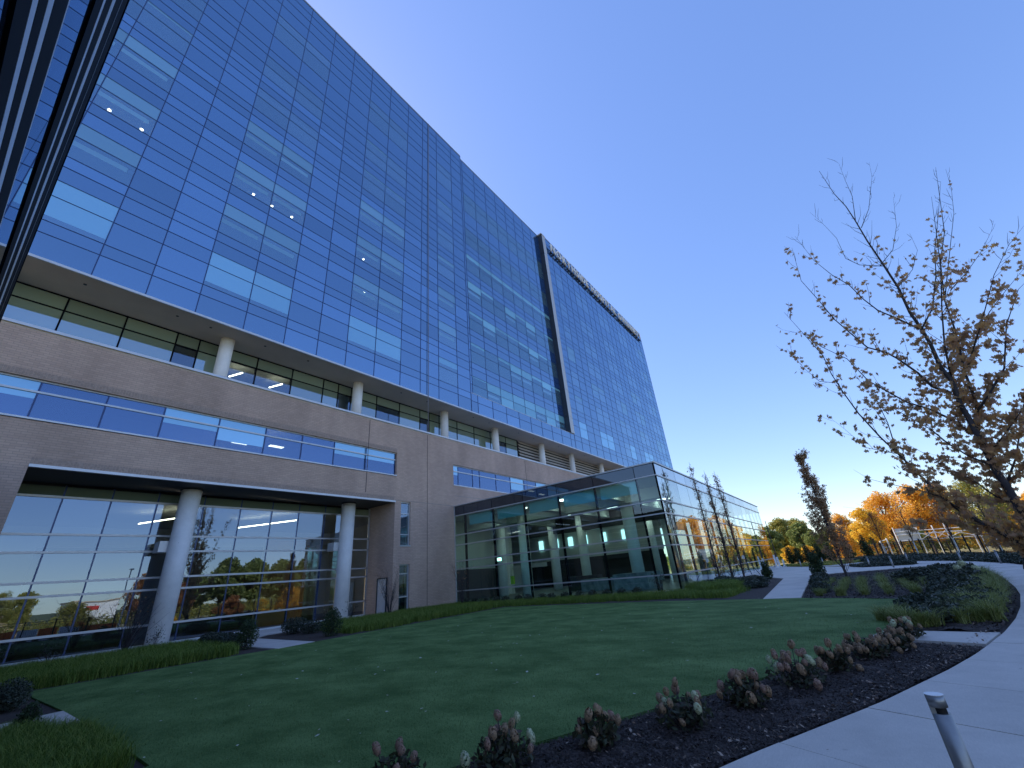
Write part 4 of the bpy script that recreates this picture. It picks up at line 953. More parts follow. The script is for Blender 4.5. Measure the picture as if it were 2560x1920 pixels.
for x, y, r_, heads, lb in hyd:
    r_ *= random.uniform(.82, 1.25); plump = random.uniform(.75, 1.15)
    t = empty('hydrangea', (x,y,0), lb, 'hydrangea', rz=random.uniform(0,6))
    P_ = crown_pts(430, [((0,0,.13),(r_*.8,r_*.8,.14)),((r_*.3,0,.12),(r_*.5,r_*.4,.12))]); P_ = P_[P_[:,2] > .02]
    lpart('foliage', quads('foliage', leaf_quads(P_, .035, .7), MT['hyleaf']), t)
    st = MB(); spots = []
    heads = heads+[random.choice(heads) for _ in range(len(heads)//2)]; random.shuffle(heads)
    for k, hc in enumerate(heads):
        a = 2.4*k+random.uniform(-.9,.9); q = r_*math.sqrt((k+.6)/len(heads))*random.uniform(.6,1.1); z = (.12+.20*(1-min(1,(q/r_)**2))+random.uniform(-.07,.09))*plump
        p = Vector((math.cos(a)*q, math.sin(a)*q, z)); spots.append((p,hc)); st.tube([(0,0,0),(p.x*.6,p.y*.6,z*.5),p], [.006,.005,.004], 4)
    lpart('stems', st.mesh('stems', MT['bark']), t)
    for p, hc in spots:
        o = lpart('flower_head', random.choice(HM[hc]), t, p); o.rotation_euler = (random.uniform(-.5,.5),random.uniform(-.5,.5),random.uniform(0,6)); s = random.uniform(.6,1.02); o.scale = (s,s*random.uniform(.85,1.1),s*random.uniform(1.0,1.3))
wh = empty('white_hydrangea', (3.1,22.6,0), 'far white flower clump at the bend of the path', 'hydrangea')
lpart('foliage', shrub_mesh([((0,0,.3),(.3,.3,.25))], 500, .05, MT['shrub']), wh)
for p in ((-.3,-.2,.5),(.15,-.3,.45),(-.1,0,.62)): 
    o = lpart('flower_head', HM['hycream'][0], wh, p); o.scale = (2.6,2.6,2)

# ------------------------------------------------------------------ trees
def tree(name, loc, h, crown, n, leaf, lmat, bark, label, group, trunk_r=.16, seed=1, cr0=.35, upb=.3, limbs=9):
    random.seed(seed); t = empty(name, (loc[0],loc[1],loc[2] if len(loc) > 2 else ground_z(loc[0],loc[1])), label, 'tree', group)
    b_ = MB(); top = Vector((random.gauss(0,h*.02), random.gauss(0,h*.02), h*.9))
    b_.tube([(0,0,-.3),(0,0,h*.3),top*.65,top], [trunk_r,trunk_r*.8,trunk_r*.45,.02], 8)
    ells = []
    for k in range(crown):
        z = h*(cr0+(.9-cr0)*(k+.5)/crown); a = 2.4*k+random.uniform(-.5,.5); w_ = h*.27*math.sin(math.pi*min(1,max(.12,(z/h-cr0+.12)/(1.05-cr0))))**.7
        q = w_*random.uniform(.35,1.0); c = Vector((math.cos(a)*q, math.sin(a)*q, z+random.uniform(-.04,.04)*h))
        s = h*random.uniform(.09,.15); ells.append((tuple(c),(s,s,s*.75)))
        o0 = Vector((0,0,z*.7)); b_.tube([o0, o0.lerp(c,.5)+Vector((0,0,.02*h)), c], [trunk_r*.35,trunk_r*.2,.02], 5)
        for j in range(2):
            e_ = c+Vector((random.gauss(0,s),random.gauss(0,s),random.gauss(0,s*.6))); b_.tube([o0.lerp(c,.6), e_],[trunk_r*.14,.012],4)
    ells.append(((0,0,h*.88),(h*.09,h*.09,h*.12)))
    lpart('trunk', b_.mesh('trunk', bark), t)
    P_ = crown_pts(n, ells); lpart('crown', quads('crown', leaf_quads(P_, leaf, upb), lmat), t)
    return t
gb = 'autumn trees beyond the fence'
oak = tree('oak_tree', (12.0,108.5), 12.6, 26, 9000, .17, MT['orange'], MT['bark'], 'broad orange tree rising behind the open fence, left of centre', gb, .2, 21)
oak2 = tree('oak_tree', (3.8,106), 9.0, 20, 7000, .16, MT['yellow'], MT['bark'], 'yellow olive tree just right of the tall columnar tree', gb, .18, 22)
oak3 = tree('oak_tree', (19.5,106), 12.2, 26, 9000, .17, MT['olive'], MT['bark'], 'olive green tree behind the maple branches', gb, .2, 23)
oak4 = tree('oak_tree', (-14.5,150), 12, 24, 8000, .24, MT['olive'], MT['bark'], 'far olive tree beyond the end of the pavilion', gb, .25, 24)
oak5 = tree('oak_tree', (-9.5,142), 10, 24, 7000, .24, MT['green'], MT['bark'], 'far green tree in the gap between pavilion and columnar tree', gb, .25, 25)
red = tree('oak_tree', (52,28), 10.5, 24, 7000, .2, MT['rust'], MT['bark'], 'red tree standing across the lane, reflected in the lobby glass', gb, .2, 26)
def cp(src, x, y, rz, label, s=1.0):
    if 80 < y < 122 and x < 40: x, y, s = x*1.18, y*1.18, s*1.02
    return dup(src, (x,y,ground_z(x,y)-(2.2*s if s < .68 else 0)), rz, label, (s*1.15,s*1.15,s) if s < .68 else s)
cp(oak, 6.3,95,1.2,'tall orange tree next to the yellow one, above the white brace posts', .95)
cp(oak, 13.2,96,2.2,'orange tree with its top touching the maple twigs', 1.02)
cp(oak2, 19.5,84,2,'bright yellow tree low behind the maple trunk', .72)
cp(oak, 23,95,3.1,'orange tree at the far right behind the maple trunk', .8)
cp(oak2, 27,92,.4,'yellow tree at the right frame edge', .95)
cp(oak3, 21,101,.9,'olive tree behind the white steel frame, to the right', .9)
cp(oak, -.5,103,4.0,'orange tree partly hidden by the columnar tree', .62)
cp(oak2, -6.2,98,.4,'small golden tree above the dark evergreens by the pole', .52)
cp(oak2, -10.4,112,2.9,'golden tree just right of the pavilion end', .62)
cp(oak5, -3.5,135,2.2,'green tree left of the columnar tree on the skyline', .78)
cp(oak5, -6.5,128,.9,'pale green tree behind the small golden tree', .7)
cp(oak4, -11,160,2.9,'olive tree forming the rounded skyline top', 1.0)
cp(oak5, -16,135,4.9,'green tree partly behind the pavilion end', .95)
cp(oak5, -1,140,5.5,'green tree lowest on the skyline beside the columnar tree', .62)
cp(oak5, 3,130,1.9,'green tree filling the skyline behind the yellow tree', .75)
far_a = rng.uniform(-.16, .34, 30000); far_y = rng.uniform(148, 172, 30000); far_h = 6.0+1.6*np.sin(far_a*31)+1.2*np.sin(far_a*83+2)-1.8*np.exp(-((far_a+.03)/.03)**2)
fq = leaf_quads(np.stack([far_a*far_y, far_y, -1.5+rng.random(30000)**.6*(far_h+1.2)], 1), .42, .3)
solo('golden_wood', quads('golden_wood', fq, [MT['orange'], MT['yellow'], MT['olive'], MT['green']], midx=((far_a*far_y/7).astype(int)*7+rng.integers(0,2,30000))%4), 'continuous golden and olive wood closing the view behind the single trees', 'wood', kind='stuff')
for k, (x, y) in enumerate(((0,112),(5,118),(10,120),(15,118),(20,118),(25,112),(31,106),(36,100))):
    cp((oak, oak2, oak3)[k%3], x, y, k*1.3, ('orange','yellow','olive')[k%3]+' filler tree in the back row beyond the fence, '+('first','second','third','fourth','fifth','sixth','seventh','eighth')[k]+' from the left', .82)
cp(oak5, 60,45,.5,'tallest dark green tree opposite the lobby', 1.3); cp(oak5, 62,51,2.5,'dark green tree opposite the lobby, right of the tallest', 1.22); cp(oak5, 61,57,4.5,'dark green tree opposite the lobby, beside the red maple', 1.2)
for k, (x, y, s_) in enumerate(((66,40,1.1),(68,47,1.3),(67,53,1.35),(68,60,1.3),(70,67,1.3),(72,74,1.2),(63,70,1.1))):
    cp(oak5, x, y, k*.9, ('first','second','third','fourth','fifth','sixth','seventh')[k]+' tree of the green wood behind the lane, counted away from the lamp post', s_)
cp(oak2, 54,50,1.5,'golden tree in front of the dark green trees opposite the lobby', .55); cp(oak, 52,55,1.5,'small orange tree in front of the dark green trees opposite the lobby', .6)
cp(oak5, 63,63,1.1,'green tree opposite the pavilion', 1.1)
cp(red, 56,35,2.1,'second red tree across the lane', .8); cp(red, 50,42,3.4,'small red tree before the green trees', .6)
cp(oak3, 58,20,2.1,'olive tree across the lane near the lamp post', .6); cp(oak3, 70,12,3.3,'olive tree far across the lane', .7)
cp(oak2, 46,31,3.3,'yellow bush tree by the lane', .42); cp(red, 48,19,.6,'low russet tree by the orange barriers', .38); cp(oak3, 44,8,1.6,'low olive tree across the road', .38)
cp(oak4, 110,20,.2,'distant olive tree on the plain', .8); cp(oak5, 120,6,.2,'distant green tree on the plain', .8); cp(oak5, 125,-8,2.2,'distant green tree left of the plain', .9); cp(oak4, 118,48,2.2,'distant olive tree right of the plain', .8)
for k, (x, y) in enumerate(((38,70),(44,78),(34,60),(46,66),(40,88),(30,76))):
    cp((oak, oak3, oak2)[k%3], x, y, k*1.7, ('orange','olive','yellow')[k%3]+' tree on the right outside the frame, '+('first','second','third','fourth','fifth','sixth')[k]+' of its row', .8)
random.seed(5)
# slender staked trees with white wrapped trunks by the fence
for k, (x, y, h, lb) in enumerate(((3.3,70,5.4,'young red leaved tree with white wrapped trunk behind the fence'),(5.6,64,5.6,'young bare tree crossing the white frame'),(8.2,60,5.2,'thin young tree near the steel frame, right of the bare one'),(10.3,56,5.0,'thin young tree just left of the maple'))):
    t = empty('young_tree', (x,y,0), lb, 'tree'); b_ = MB(); b_.tube([(0,0,0),(0,0,1.4)],.06,8,0); b_.tube([(0,0,1.4),(0.05,0,h*.6),(0,0,h)],[.05,.035,.01],6,1); tips = []
    for j in range(34):
        a = random.uniform(0,6.28); z0 = random.uniform(1.5,h*.8); L = (h-z0)*.35+.3; e_ = Vector((math.cos(a)*L*.55, math.sin(a)*L*.55, z0+L)); b_.tube([(0,0,z0),e_],[.018,.005],4,1); tips += [e_, Vector((0,0,z0)).lerp(e_,.6)]
    lpart('trunk', b_.mesh('trunk', [MT['white'], MT['bark']]), t)
    P_ = np.array([tuple(random.choice(tips)) for _ in range(700 if k == 0 else 260)])+rng.normal(0,.12,(700 if k == 0 else 260,3)); lpart('crown', quads('crown', leaf_quads(P_, .07, .3), MT['rust'] if k == 0 else MT['maplered']), t)

# columnar hornbeams
def columnar(loc, h, r, label, dens, seed, nst=1):
    random.seed(seed); t = empty('columnar_tree', (loc[0],loc[1],0), label, 'tree'); b_ = MB(); anchors = []
    for s_ in range(nst):
        ox, oy = (0,0) if nst == 1 else (random.uniform(-.25,.25), random.uniform(-.25,.25)); hh = h*(1 if s_ == 0 else random.uniform(.8,.95))
        b_.tube([(ox*.4,oy*.4,0),(ox,oy,hh*.4),(ox*1.1,oy*1.1,hh*.75),(ox*1.1,oy*1.1,hh)], [.06,.045,.025,.006], 7)
        for j in range(int(44*h/3)):
            z0 = random.uniform(.25,hh*.93); f_ = (1-z0/hh); a = random.uniform(0,6.28); L = r*(.35+1.0*f_)*random.uniform(.5,1.1)
            st_ = Vector((ox,oy,z0)); e_ = st_+Vector((math.cos(a)*L*.62, math.sin(a)*L*.62, L*1.35)); m_ = st_.lerp(e_,.5)+Vector((math.cos(a),math.sin(a),-.3))*L*.12
            b_.tube([st_,m_,e_],[.014,.009,.003],3); anchors += [e_, m_, m_.lerp(e_,.5)]
    lpart('trunk', b_.mesh('trunk', MT['bark']), t)
    A = np.array([tuple(random.choice(anchors)) for _ in range(dens)]); A += rng.normal(0,.07,A.shape)
    lpart('crown', quads('crown', leaf_quads(A, .042, .2), MT['maplered']), t)
columnar((-.55,27.6), 6.4, .95, 'tall narrow brown leaved tree leaning up beside the plaza', 13000, 31)
columnar((-6.87,30.0), 7.6, .5, 'leftmost slender bare tree before the pavilion side glass', 1500, 32)
columnar((-6.35,31.0), 7.1, .5, 'middle slender tree before the pavilion side glass', 1200, 33, 2)
columnar((-5.68,31.0), 6.9, .5, 'rightmost slender tree before the pavilion side glass', 1700, 34)
# arborvitae row
for k, (x, y, h, lb) in enumerate(((-6.3,66,2.1,'dark upright evergreen nearest the pole'),(-5.4,66,1.9,'second dark evergreen right of the pole'),(-4.4,66,2.2,'dark evergreen under the small golden tree'),(-3.2,66,2.1,'fourth dark evergreen in the far row'),(-2.2,65,2.2,'dark evergreen left of the columnar tree'),(-.4,64,2.4,'dark evergreen behind the columnar tree'),(1.4,66,2.6,'dark evergreen at the left end of the fence'))):
    shrub('arborvitae', (x,y), [((0,0,h*.4),(.55,.55,h*.42)),((0,0,h*.75),(.35,.35,h*.3)),((.2,0,h*.3),(.5,.5,h*.3))], 1600, .08, MT['pine'], lb, 'evergreen')

# low planting between path and fence
def cover(name, poly, n, size, h, mt_, label):
    P_ = scatter(poly, n); z = rng.random((n,1))*h*.6*(.6+.4*np.sin(P_[:,:1]*1.7)*np.cos(P_[:,1:]*1.3)); c = np.concatenate([P_, np.abs(z)+.02],1)
    return solo(name, quads(name, leaf_quads(c, size, .8), mt_), label, 'ground cover', kind='stuff')
outer = path_out[11:]
cover('fence_planting', [(p[0]+.2,p[1]) for p in outer]+[(1.2,52),(.4,60),(-2,63),(3.4,66),(5.2,55),(7.0,47),(8.7,41),(9.3,33),(8.8,24),(7.6,17)], 60000, .07, .75, MT['shrub'], 'dark low planting between the curved path and the fence')
cover('plaza_planting', [(.3,42.0),(3.0,40.6),(3.4,41.6),(2.5,43.8),(.9,46.2),(-.5,45.2)], 9000, .07, .5, MT['shrub'], 'small dark planted bed between the plaza and the far walk')
cover('verge_planting', [(-7.5,63),(-6.2,61.2),(-4,56.2),(-2.0,52.5),(-.2,54.5),(.5,58),(-2,64)], 12000, .08, .35, MT['olive'], 'low verge beyond the plaza under the evergreens')

# ------------------------------------------------------------------ fence
fl = [(2.0,69.0),(3.5,62.0),(5.1,55.5),(6.4,49.6),(7.6,44.2),(8.5,39.0),(9.1,33.5),(9.2,28.0),(9.0,22),(8.4,16),(7.4,10),(6.2,4)]
fence = empty('metal_fence', (5.1,55.5,0), 'black metal picket fence with square posts beyond the curved path', 'fence')
P_, nn = resample(fl, 2.0)
posts = P_[::6]
for k, p in enumerate(posts):
    wpart('fence_post', MB().box(p[0]-.05,p[0]+.05,p[1]-.05,p[1]+.05,-1.2,1.62).mesh('fence_post', MT['black']), fence)
for k, (a, c) in enumerate(zip(posts[:-1], posts[1:])):
    for z in (.2,1.28,1.5): wpart('fence_rail', MB().tube([(a[0],a[1],z),(c[0],c[1],z)], .02, 4).mesh('fence_rail', MT['black']), fence)
    pk = MB()
    for j in range(1,15):
        q = a+(c-a)*j/15; pk.box(q[0]-.007,q[0]+.007,q[1]-.007,q[1]+.007,.05,1.52)
    wpart('fence_pickets', pk.mesh('fence_pickets', MT['black']), fence, kind='stuff')
# white steel frame with sheet panel and braces beyond the fence
FY, GY = 97.0, 93.0
fr = empty('white_steel_frame', (11.5,97,0), 'white steel post frame with grey sheet panel beyond the fence', 'frame')
def zz(az_, y): return az_*y
for az_, zt in ((.069,3.3),(.099,3.3),(.119,3.1),(.134,3.2),(.163,2.5),(.170,2.4)):
    wpart('post', MB().cyl(az_*FY, FY, -1.5, 1.5+(zt-1.5)*1.24, .075, 10).mesh('post', MT['white']), fr)
wpart('sheet_panel', MB().box(.071*FY,.098*FY,FY+.15,FY+.2,1.45,3.5).mesh('sheet_panel', mat('grey_sheet',(.5,.5,.48),.7)), fr)
for z in (1.6,2.5,3.0): wpart('rail', MB().tube([(.069*FY,FY,z),(.172*FY,FY,z-.3)],.05,6).mesh('rail', MT['white']), fr)
for a_, c_ in ((.099,.119),(.119,.134),(.134,.163)):
    wpart('brace', MB().tube([(a_*FY,FY,1.5),(c_*FY,FY,2.6)],.04,5).mesh('brace', MT['white']), fr); wpart('brace', MB().tube([(a_*FY,FY,2.6),(c_*FY,FY,1.5)],.04,5).mesh('brace', MT['white']), fr)
wg = empty('white_gate_frame', (.05*93,93,0), 'small white braced gate frame behind the fence, left of the sheet panel', 'frame')
wpart('post', MB().cyl(.045*GY,GY,-1.2,1.9,.1,8).mesh('post', MT['white']), wg); wpart('post', MB().cyl(.055*GY,GY,-1.2,2.2,.1,8).mesh('post', MT['white']), wg)
wpart('rail', MB().tube([(.045*GY,GY,1.8),(.055*GY,GY,2.0)],.05,6).tube([(.045*GY,GY,.9),(.055*GY,GY,.9)],.05,6).mesh('rail', MT['white']), wg)
wpart('brace', MB().tube([(.045*GY,GY,0),(.055*GY,GY,.9)],.04,5).mesh('brace', MT['white']), wg)

# ------------------------------------------------------------------ bollards
def bollard(x, y, label, r=.043, h=.66, parts=True):
    t = empty('bollard', (x,y,.03), label, 'bollard', 'grey metal bollard lights along the path')
    tb = MB().cyl(0,0,0,h-.085,r,28).mesh('body', MT['steel']); cpm = MB().cyl(0,0,h-.055,h,r,28).mesh('cap', MT['steel']); core = MB().cyl(0,0,h-.085,h-.055,r*.72,20).mesh('lamp_slot', MT['black'])
    rib = MB().box(-r*1.0,-r*.35,-r*.55,r*.55,h-.087,h-.053).mesh('cap_strut', MT['steel'])
    for nm, me in (('body',tb),('cap',cpm),('lamp_slot',core),('cap_strut',rib)): 
        o = lpart(nm, me, t)
        for p in me.polygons: p.use_smooth = len(p.vertices) == 4 and nm in ('body','cap')
    lpart('cap_disc', MB().cyl(0,0,h,h+.004,r*1.03,28).mesh('cap_disc', MT['alucap']), t)
    return t
b0 = bollard(.118, 3.76, 'near grey bollard with dark lamp slot on the concrete path at bottom right')
def bcopy(x, y, lb): dup(b0, (x,y,.03), random.uniform(0,6), lb, (1.15,1.15,1.0))
bcopy(5.98,34.0,'rightmost far bollard, at the outer path edge under the maple'); bcopy(5.2,38.7,'far bollard at the outer path edge, left of the rightmost one')
bcopy(3.38,47.7,'far bollard in front of the white frame, beyond the path'); bcopy(1.88,38.5,'bollard at the plaza edge right of the columnar tree'); bcopy(.77,41.9,'bollard left of the plaza edge one, nearest the columnar tree')
bcopy(-4.44,54.0,'lone bollard at the back of the plaza under the golden tree'); bcopy(-2.7,57.5,'bollard just left of the columnar tree')
# flag pole, gate posts, tripod stakes
pl = empty('tall_pole', (-7.05,60.2,0), 'thin dark pole rising beside the far end of the pavilion', 'pole')
wpart('shaft', MB().tube([(-7.05,60.2,0),(-7.05,60.2,5.1)],[.06,.035],8).mesh('shaft', MT['darkmetal_shade']), pl)
wpart('base', MB().box(-7.25,-6.85,60.0,60.4,0,.12).box(-7.15,-6.95,60.1,60.3,.12,1.1).mesh('base', MT['white']), pl)
wpart('bracket', MB().tube([(-7.05,60.2,4.2),(-7.3,60.2,4.3),(-7.3,60.2,4.6)],.02,5).mesh('bracket', MT['darkmetal_shade']), pl)
for k, (x, y, lb) in enumerate(((-7.0,57.6,'white post by the pavilion doors left of the pole'),(-6.7,61.6,'short white post at the right foot of the pole'))):
    solo('white_post', MB().box(x-.08,x+.08,y-.08,y+.08,0,1.35 if k == 0 else .8).box(x-.2,x+.2,y-.2,y+.2,0,.06).mesh('white_post', MT['white']), lb, 'post')
stk = empty('tree_stakes', (-6.3,37.0,0), 'white topped tripod stakes standing on the plaza by the slender trees', 'stakes')
for x, y in ((-6.9,37.4),(-6.2,37.0),(-5.5,36.4)): wpart('stake', MB().tube([(x,y,0),(-6.45+.15*(x+6.2),37.2,1.35)],.025,6).mesh('stake', MT['darkmetal_shade']), stk)
wpart('cap', MB().box(-6.6,-6.45,37.1,37.3,1.3,1.55).box(-7.15,-7.02,38.3,38.5,1.2,1.5).mesh('cap', MT['white']), stk)
wpart('stake', MB().tube([(-7.08,38.4,0),(-7.08,38.4,1.25)],.03,6).mesh('stake', MT['darkmetal_shade']), stk)

# ------------------------------------------------------------------ world opposite the facade (seen mirrored in the lobby glass)
for k, (y0, y1, c_) in enumerate(((6.9,8.4,'orange'),(8.5,9.9,'white'),(10.0,11.2,'orange'),(11.4,12.6,'white'),(12.7,14.3,'orange'),(14.4,15.6,'orange'))):
    b_ = MB(); x_ = 12.5+.15*k; z0 = ground_z(x_,y0)
    v = [(-.3,0),(.3,0),(.14,.5),(.12,1.1),(-.12,1.1),(-.14,.5)]; kk = len(b_.v)
    b_.v += [(x_+p[0],y0,z0+p[1]) for p in v]+[(x_+p[0],y1,z0+p[1]) for p in v]
    b_.f += [(0,1,2,3,4,5),(11,10,9,8,7,6)]+[(i,i+6,(i+1)%6+6,(i+1)%6) for i in range(6)]; b_.m += [0]*8
    solo('road_barrier', b_.mesh('road_barrier', MT['barrier'] if c_ == 'orange' else MT['white']), ('first','second','third','fourth','fifth','sixth')[k]+' plastic road barrier in the row across from the lobby, '+c_, 'barrier', 'plastic road barriers across from the lobby')
lp = empty('lamp_post', (29.5,19.6,ground_z(29.5,19)), 'tall pale lamp post across the lane', 'lamp post')
zl0 = ground_z(29.5,19.6); wpart('post', MB().tube([(29.5,19.6,zl0),(29.5,19.6,6.8)],[.12,.07],8).mesh('post', MT['alucap']), lp); wpart('lamp_head', MB().box(29.0,29.6,19.4,19.8,6.8,6.95).mesh('lamp_head', MT['alucap']), lp)
z120 = ground_z(120,34)
st = empty('distant_store', (120,34.5,z120), 'long white box store with red lettering band on the plain', 'building')
wpart('wall', MB().box(118,135,31,38.5,z120,5.6).mesh('wall', MT['white']), st); wpart('sign_band', MB().box(117.9,118,32,34.6,3.6,4.6).mesh('sign_band', MT['red']), st); wpart('roof', MB().box(117.7,135.3,30.7,38.8,5.6,5.8).mesh('roof', MT['tan']), st)
st = empty('distant_house', (130,16,z120), 'low tan building on the plain left of the white store', 'building')
wpart('wall', MB().box(128,142,8,24,z120,3.6).mesh('wall', MT['tan']), st); wpart('roof', MB().prism([(127.5,7.5),(142.5,7.5),(142.5,24.5),(127.5,24.5)],3.6,4.3).mesh('roof', MT['soffit']), st)
solo('road', MB().prism([(36,-80),(43,-80),(44,10),(47,38),(60,75),(90,120),(82,124),(53,78),(40,40),(37,10)], -2.2, -1.76).mesh('road', MT['asphalt']), kind='structure')
wh_ = empty('white_van', (66,49.5,ground_z(66,49.5)), 'white van parked beneath the green trees opposite the lobby', 'van')
zb = ground_z(66,49.5)
wpart('body', MB().prism([(65,47),(67,47),(67,52),(65,52)], zb+.35, zb+2.1).mesh('body', MT['white']), wh_)
for yq in (48,51): wpart('wheel', MB().tube([(64.9,yq,zb+.35),(65.1,yq,zb+.35)],.35,14).mesh('wheel', MT['black']), wh_)
cover('lane_hedge', [(44,-14),(49,-14),(51,20),(56,40),(64,70),(58,74),(51,45),(47,22)], 26000, .16, 3.6, MT['olive'], 'scrubby olive hedge along the lane opposite the lobby')
cover('verge_grass', [(10,-6),(13,-6),(15,20),(20,44),(16,46),(11,22)], 14000, .07, .12, MT['olive'], 'rough verge under the fence on the lane side')
# far tree line and hills
b_ = MB(); ring = []
for k in range(72):
    a = 2*math.pi*k/72; R_h = 520+60*math.sin(3*a); h_ = 4+3*math.sin(5*a+1)+2*math.sin(11*a)
    b_.v += [(R_h*math.cos(a), R_h*math.sin(a), -6), ((R_h+90)*math.cos(a), (R_h+90)*math.sin(a), h_), ((R_h+260)*math.cos(a), (R_h+260)*math.sin(a), h_*.6-4)]
for k in range(72):
    j = (k+1)%72
    b_.f += [(3*k,3*k+1,3*j+1,3*j),(3*k+1,3*k+2,3*j+2,3*j+1)]; b_.m += [0,0]
solo('hills', b_.mesh('hills', mat('far_wooded_hills', (.07,.085,.035), .95, noise=(.05,.4,8)), True), kind='structure')
def far_line(n, r0, r1, a0, a1):
    a = rng.uniform(a0,a1,n); R_ = rng.uniform(r0,r1,n); h_ = 5+3*np.sin(a*23)+2*np.sin(a*57+1)
    c = np.stack([R_*np.cos(a), R_*np.sin(a), rng.random(n)**.7*h_-2],1); return leaf_quads(c, .9, .3)
Q = far_line(26000, 170, 240, -1.2, 1.9)
solo('far_wood', quads('far_wood', Q, [MT['green'], MT['olive'], MT['orange']], midx=(rng.random(len(Q))*3*.8).astype(int)), 'far wooded skyline beyond the roads', 'wood', kind='stuff')

# ================================================================== MAPLE (right foreground)
def unproj(mx, my, y):
    sx, sy = 1900+mx*.6151, 380+my*.6151
    d = CF+(sx-1280)/FPX*CR-(sy-960)/FPX*CU
    return Vector(CAM)+Vector(d)*(y/d[1])
Y0 = 19.5
maple = empty('maple_tree', (4.75,19.5,0), 'large maple with thinning brown leaves leaning in from the right edge', 'tree')
limbs = [ # image-traced course of each limb, depth range, radii
 ([(1100,1700),(1090,1560),(1045,1430),(1000,1350),(960,1290),(930,1230),(885,1150),(850,1090),(815,1020),(780,930),(735,880),(690,780),(655,720),(610,650),(560,550),(500,460),(440,360),(390,280),(350,220),(300,170),(240,80)],0,-.6,.185,.008),
 ([(885,1150),(885,1060),(870,1000),(835,900),(790,720),(750,600),(735,450),(750,330),(730,180),(715,60)],0,1.5,.075,.006),
 ([(780,930),(750,790),(740,640),(735,480),(720,330),(700,180)],-.1,-1.2,.05,.005),
 ([(655,720),(700,640),(712,500),(708,400),(725,250),(735,120)],-.3,.5,.04,.005),
 ([(750,600),(770,400),(790,250),(775,150),(760,70)],.7,1.4,.025,.004),
 ([(1150,1640),(1060,1590),(940,1530),(820,1460),(720,1380),(640,1300),(560,1225),(490,1160),(400,1060),(340,980),(290,900),(255,830),(180,740),(100,650)],0,-2.2,.085,.006),
 ([(780,980),(700,955),(640,900),(560,840),(510,815),(440,800),(370,740),(300,680),(240,610),(170,530),(130,390)],-.1,-1.6,.06,.005),
 ([(860,1140),(760,1080),(680,1040),(600,1020),(540,985),(440,930),(350,840),(250,790),(180,740),(90,720)],0,1.4,.06,.004),
 ([(650,720),(560,680),(480,640),(420,600),(360,540),(290,500),(220,440),(140,340)],-.3,-1.5,.045,.004),
 ([(500,460),(400,460),(350,430),(310,350),(250,290),(200,245)],-.4,-1.2,.022,.003),
 ([(490,460),(540,400),(555,300),(540,190)],-.4,.4,.022,.003),
 ([(410,310),(440,230),(455,100),(445,40)],-.5,.3,.02,.003),
 ([(390,280),(375,180),(345,110),(320,40)],-.5,-1.0,.02,.003),
 ([(880,1060),(930,990),(990,880),(1000,700),(1050,560),(1090,520)],0,-1.5,.055,.006),
 ([(850,880),(880,750),(930,650),(1000,560),(1080,460)],.3,1.6,.04,.005),
 ([(775,560),(840,490),(900,400),(940,320),(945,280)],.8,1.8,.025,.003),
 ([(835,900),(900,700),(950,500),(1010,380),(1073,300)],.3,-1.4,.04,.004),
 ([(960,1290),(940,1270),(850,1240),(760,1180),(700,1130),(640,1100),(540,1040),(440,1010)],0,-1.8,.05,.004),
 ([(900,1500),(730,1400),(640,1370),(520,1350),(440,1330),(380,1290)],-.4,-2.0,.035,.003),
 ([(1000,1530),(853,1503),(760,1495),(680,1505),(589,1526)],-.3,-1.4,.025,.003),
 ([(1000,1350),(1040,1240),(1060,1100),(1100,950)],0,1.2,.05,.01),
 ([(930,1230),(990,1150),(1060,1050),(1110,960)],0,-1.3,.04,.008),
 ([(1045,1430),(960,1400),(860,1330),(760,1290),(700,1240),(600,1190)],0,1.5,.045,.005),
 ([(560,1225),(520,1100),(470,1000),(400,930),(380,880)],-1.2,-.2,.03,.004),
 ([(560,550),(620,480),(640,400),(610,330)],-.4,-1.0,.02,.003),
 ([(340,980),(320,940),(240,930),(180,880),(110,800)],-1.6,-2.2,.02,.003),
 ([(560,1225),(430,1200),(340,1120),(290,1080)],-1.3,-.8,.02,.003)]
trunk_mb = MB(); random.seed(99); tw = MB(); leafpts = []; anchors = []
for idx, (pts, d0, d1, r0, r1) in enumerate(limbs):
    n_ = len(pts); P3 = []
    L = np.r_[0, np.cumsum([math.dist(a, b_) for a, b_ in zip(pts[:-1], pts[1:])])]; L = L/L[-1]
    for (mx, my), t in zip(pts, L):
        P3.append(unproj(mx+random.gauss(0,2), my+random.gauss(0,2), Y0+d0+(d1-d0)*t**.9))
    rr = [.74*(r0+(r1-r0)*t**.75) for t in L]
    (trunk_mb if idx == 0 else tw).tube(P3, rr, 8 if r0 > .05 else 5)
    for i in range(n_-1):
        seg = (P3[i+1]-P3[i]); ns = max(1, int(seg.length/.16))
        for j in range(ns):
            p = P3[i]+seg*((j+random.random())/ns); anchors.append((p, seg.normalized(), rr[i], pts[i]))
twg = MB()
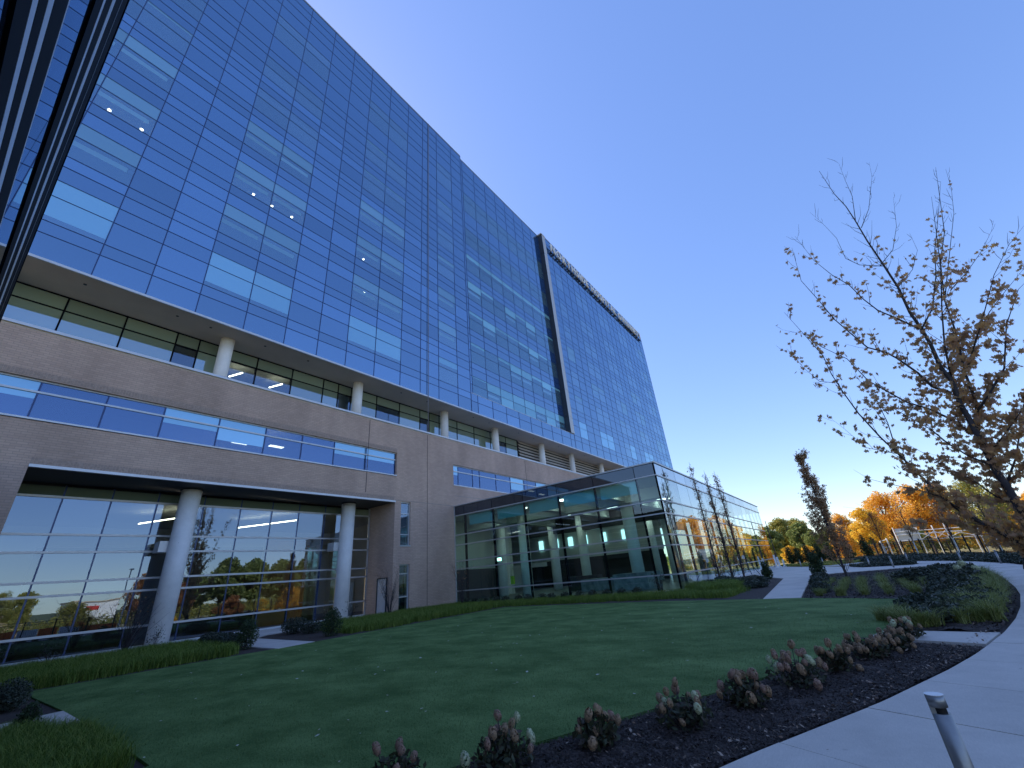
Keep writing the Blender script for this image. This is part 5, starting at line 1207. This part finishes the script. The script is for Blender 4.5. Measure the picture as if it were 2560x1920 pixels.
for p, d, r_, (mx, my) in anchors:
    if r_ > .16: continue
    for _ in range(1 if r_ < .03 else 2):
        if random.random() > .62: continue
        side = Vector((random.gauss(0,1),random.gauss(0,1),random.gauss(0,1))); side = (side-d*side.dot(d)).normalized()
        e = (side*.75+d*.65+Vector((0,0,.45))).normalized(); ln = random.uniform(.2,.95)*(1.15 if r_ > .02 else .6)
        m_ = p+e*ln*.5+Vector((random.gauss(0,.03),random.gauss(0,.03),-.02)); q = p+e*ln+Vector((0,0,ln*.12))
        twg.tube([p, m_, q], [min(r_*.5,.011),.006,.0025], 4, cap=False)
        # leaf density falls towards the upper left of the crown
        dens = np.clip((mx-150)/700, 0, 1)*np.clip((my-330)/520, .03, 1.25)
        if mx < 520 and my > 480: dens = max(dens, .34)
        nl = np.random.default_rng(int(mx*13+my*7+len(leafpts))).poisson(11.0*dens*(1+.5*max(0,(mx-600)/400)*max(0,(my-500)/600)))
        for _k in range(nl):
            t = random.random(); t = 1-(1-t)**2.2; leafpts.append((p.lerp(m_,t*2) if t < .5 else m_.lerp(q,(t-.5)*2))+Vector((random.gauss(0,.07),random.gauss(0,.07),random.gauss(-.08,.06))))
wpart('trunk', trunk_mb.mesh('trunk', MT['bark'], True), maple)
wpart('limbs', tw.mesh('limbs', MT['bark'], True), maple)
wpart('twigs', twg.mesh('twigs', MT['bark']), maple, kind='stuff')
lobes = [(0,-.1),(.16,-.30),(.36,-.34),(.30,-.10),(.62,.02),(.34,.16),(.36,.42),(.14,.30),(0,.72),(-.14,.30),(-.36,.42),(-.34,.16),(-.62,.02),(-.30,-.10),(-.36,-.34),(-.16,-.30)]
LB = np.array([(x,y,0.10*abs(x)) for x,y in lobes])
Lp = np.array([tuple(p) for p in leafpts]); 
if len(Lp) > 15000: Lp = Lp[rng.permutation(len(Lp))[:15000]]
dist = np.linalg.norm(Lp-CAM, axis=1); Lp = Lp[np.argsort(dist)]
leaf_me = bpy.data.meshes.new('leaf'); leaf_me.from_pydata([tuple(v) for v in LB], [], [tuple(range(16))]); leaf_me.materials.append(MT['maple']); leaf_me.update()
near_idx = set(range(300))
for i in range(300):
    o = bpy.data.objects.new('leaf', leaf_me); link(o); o.parent = maple; o.location = Vector(Lp[i])-Vector(maple.location)
    o.rotation_euler = (random.gauss(1.3,.6), random.gauss(0,.6), random.uniform(0,6.28)); s = .145*random.uniform(.7,1.25); o.scale = (s,s,s)
n2 = len(Lp)-300; a = rng.normal(size=(n2,3)); a /= np.linalg.norm(a,axis=1,keepdims=True)
dn = np.stack([rng.normal(0,.5,n2), rng.normal(0,.5,n2), -np.ones(n2)],1); dn /= np.linalg.norm(dn,axis=1,keepdims=True)
a = np.cross(dn, a); a /= np.linalg.norm(a,axis=1,keepdims=True); nrm = np.cross(a, dn); s = .145*rng.uniform(.7,1.25,(n2,1,1))
Pl = Lp[300:,None,:]+s*(LB[None,:,0:1]*a[:,None,:]+LB[None,:,1:2]*dn[:,None,:]+LB[None,:,2:3]*nrm[:,None,:])
wpart('leaves', quads('leaves', Pl, MT['maple']), maple, kind='stuff')
print('maple leaves', len(Lp), 'objects', len(bpy.data.objects))
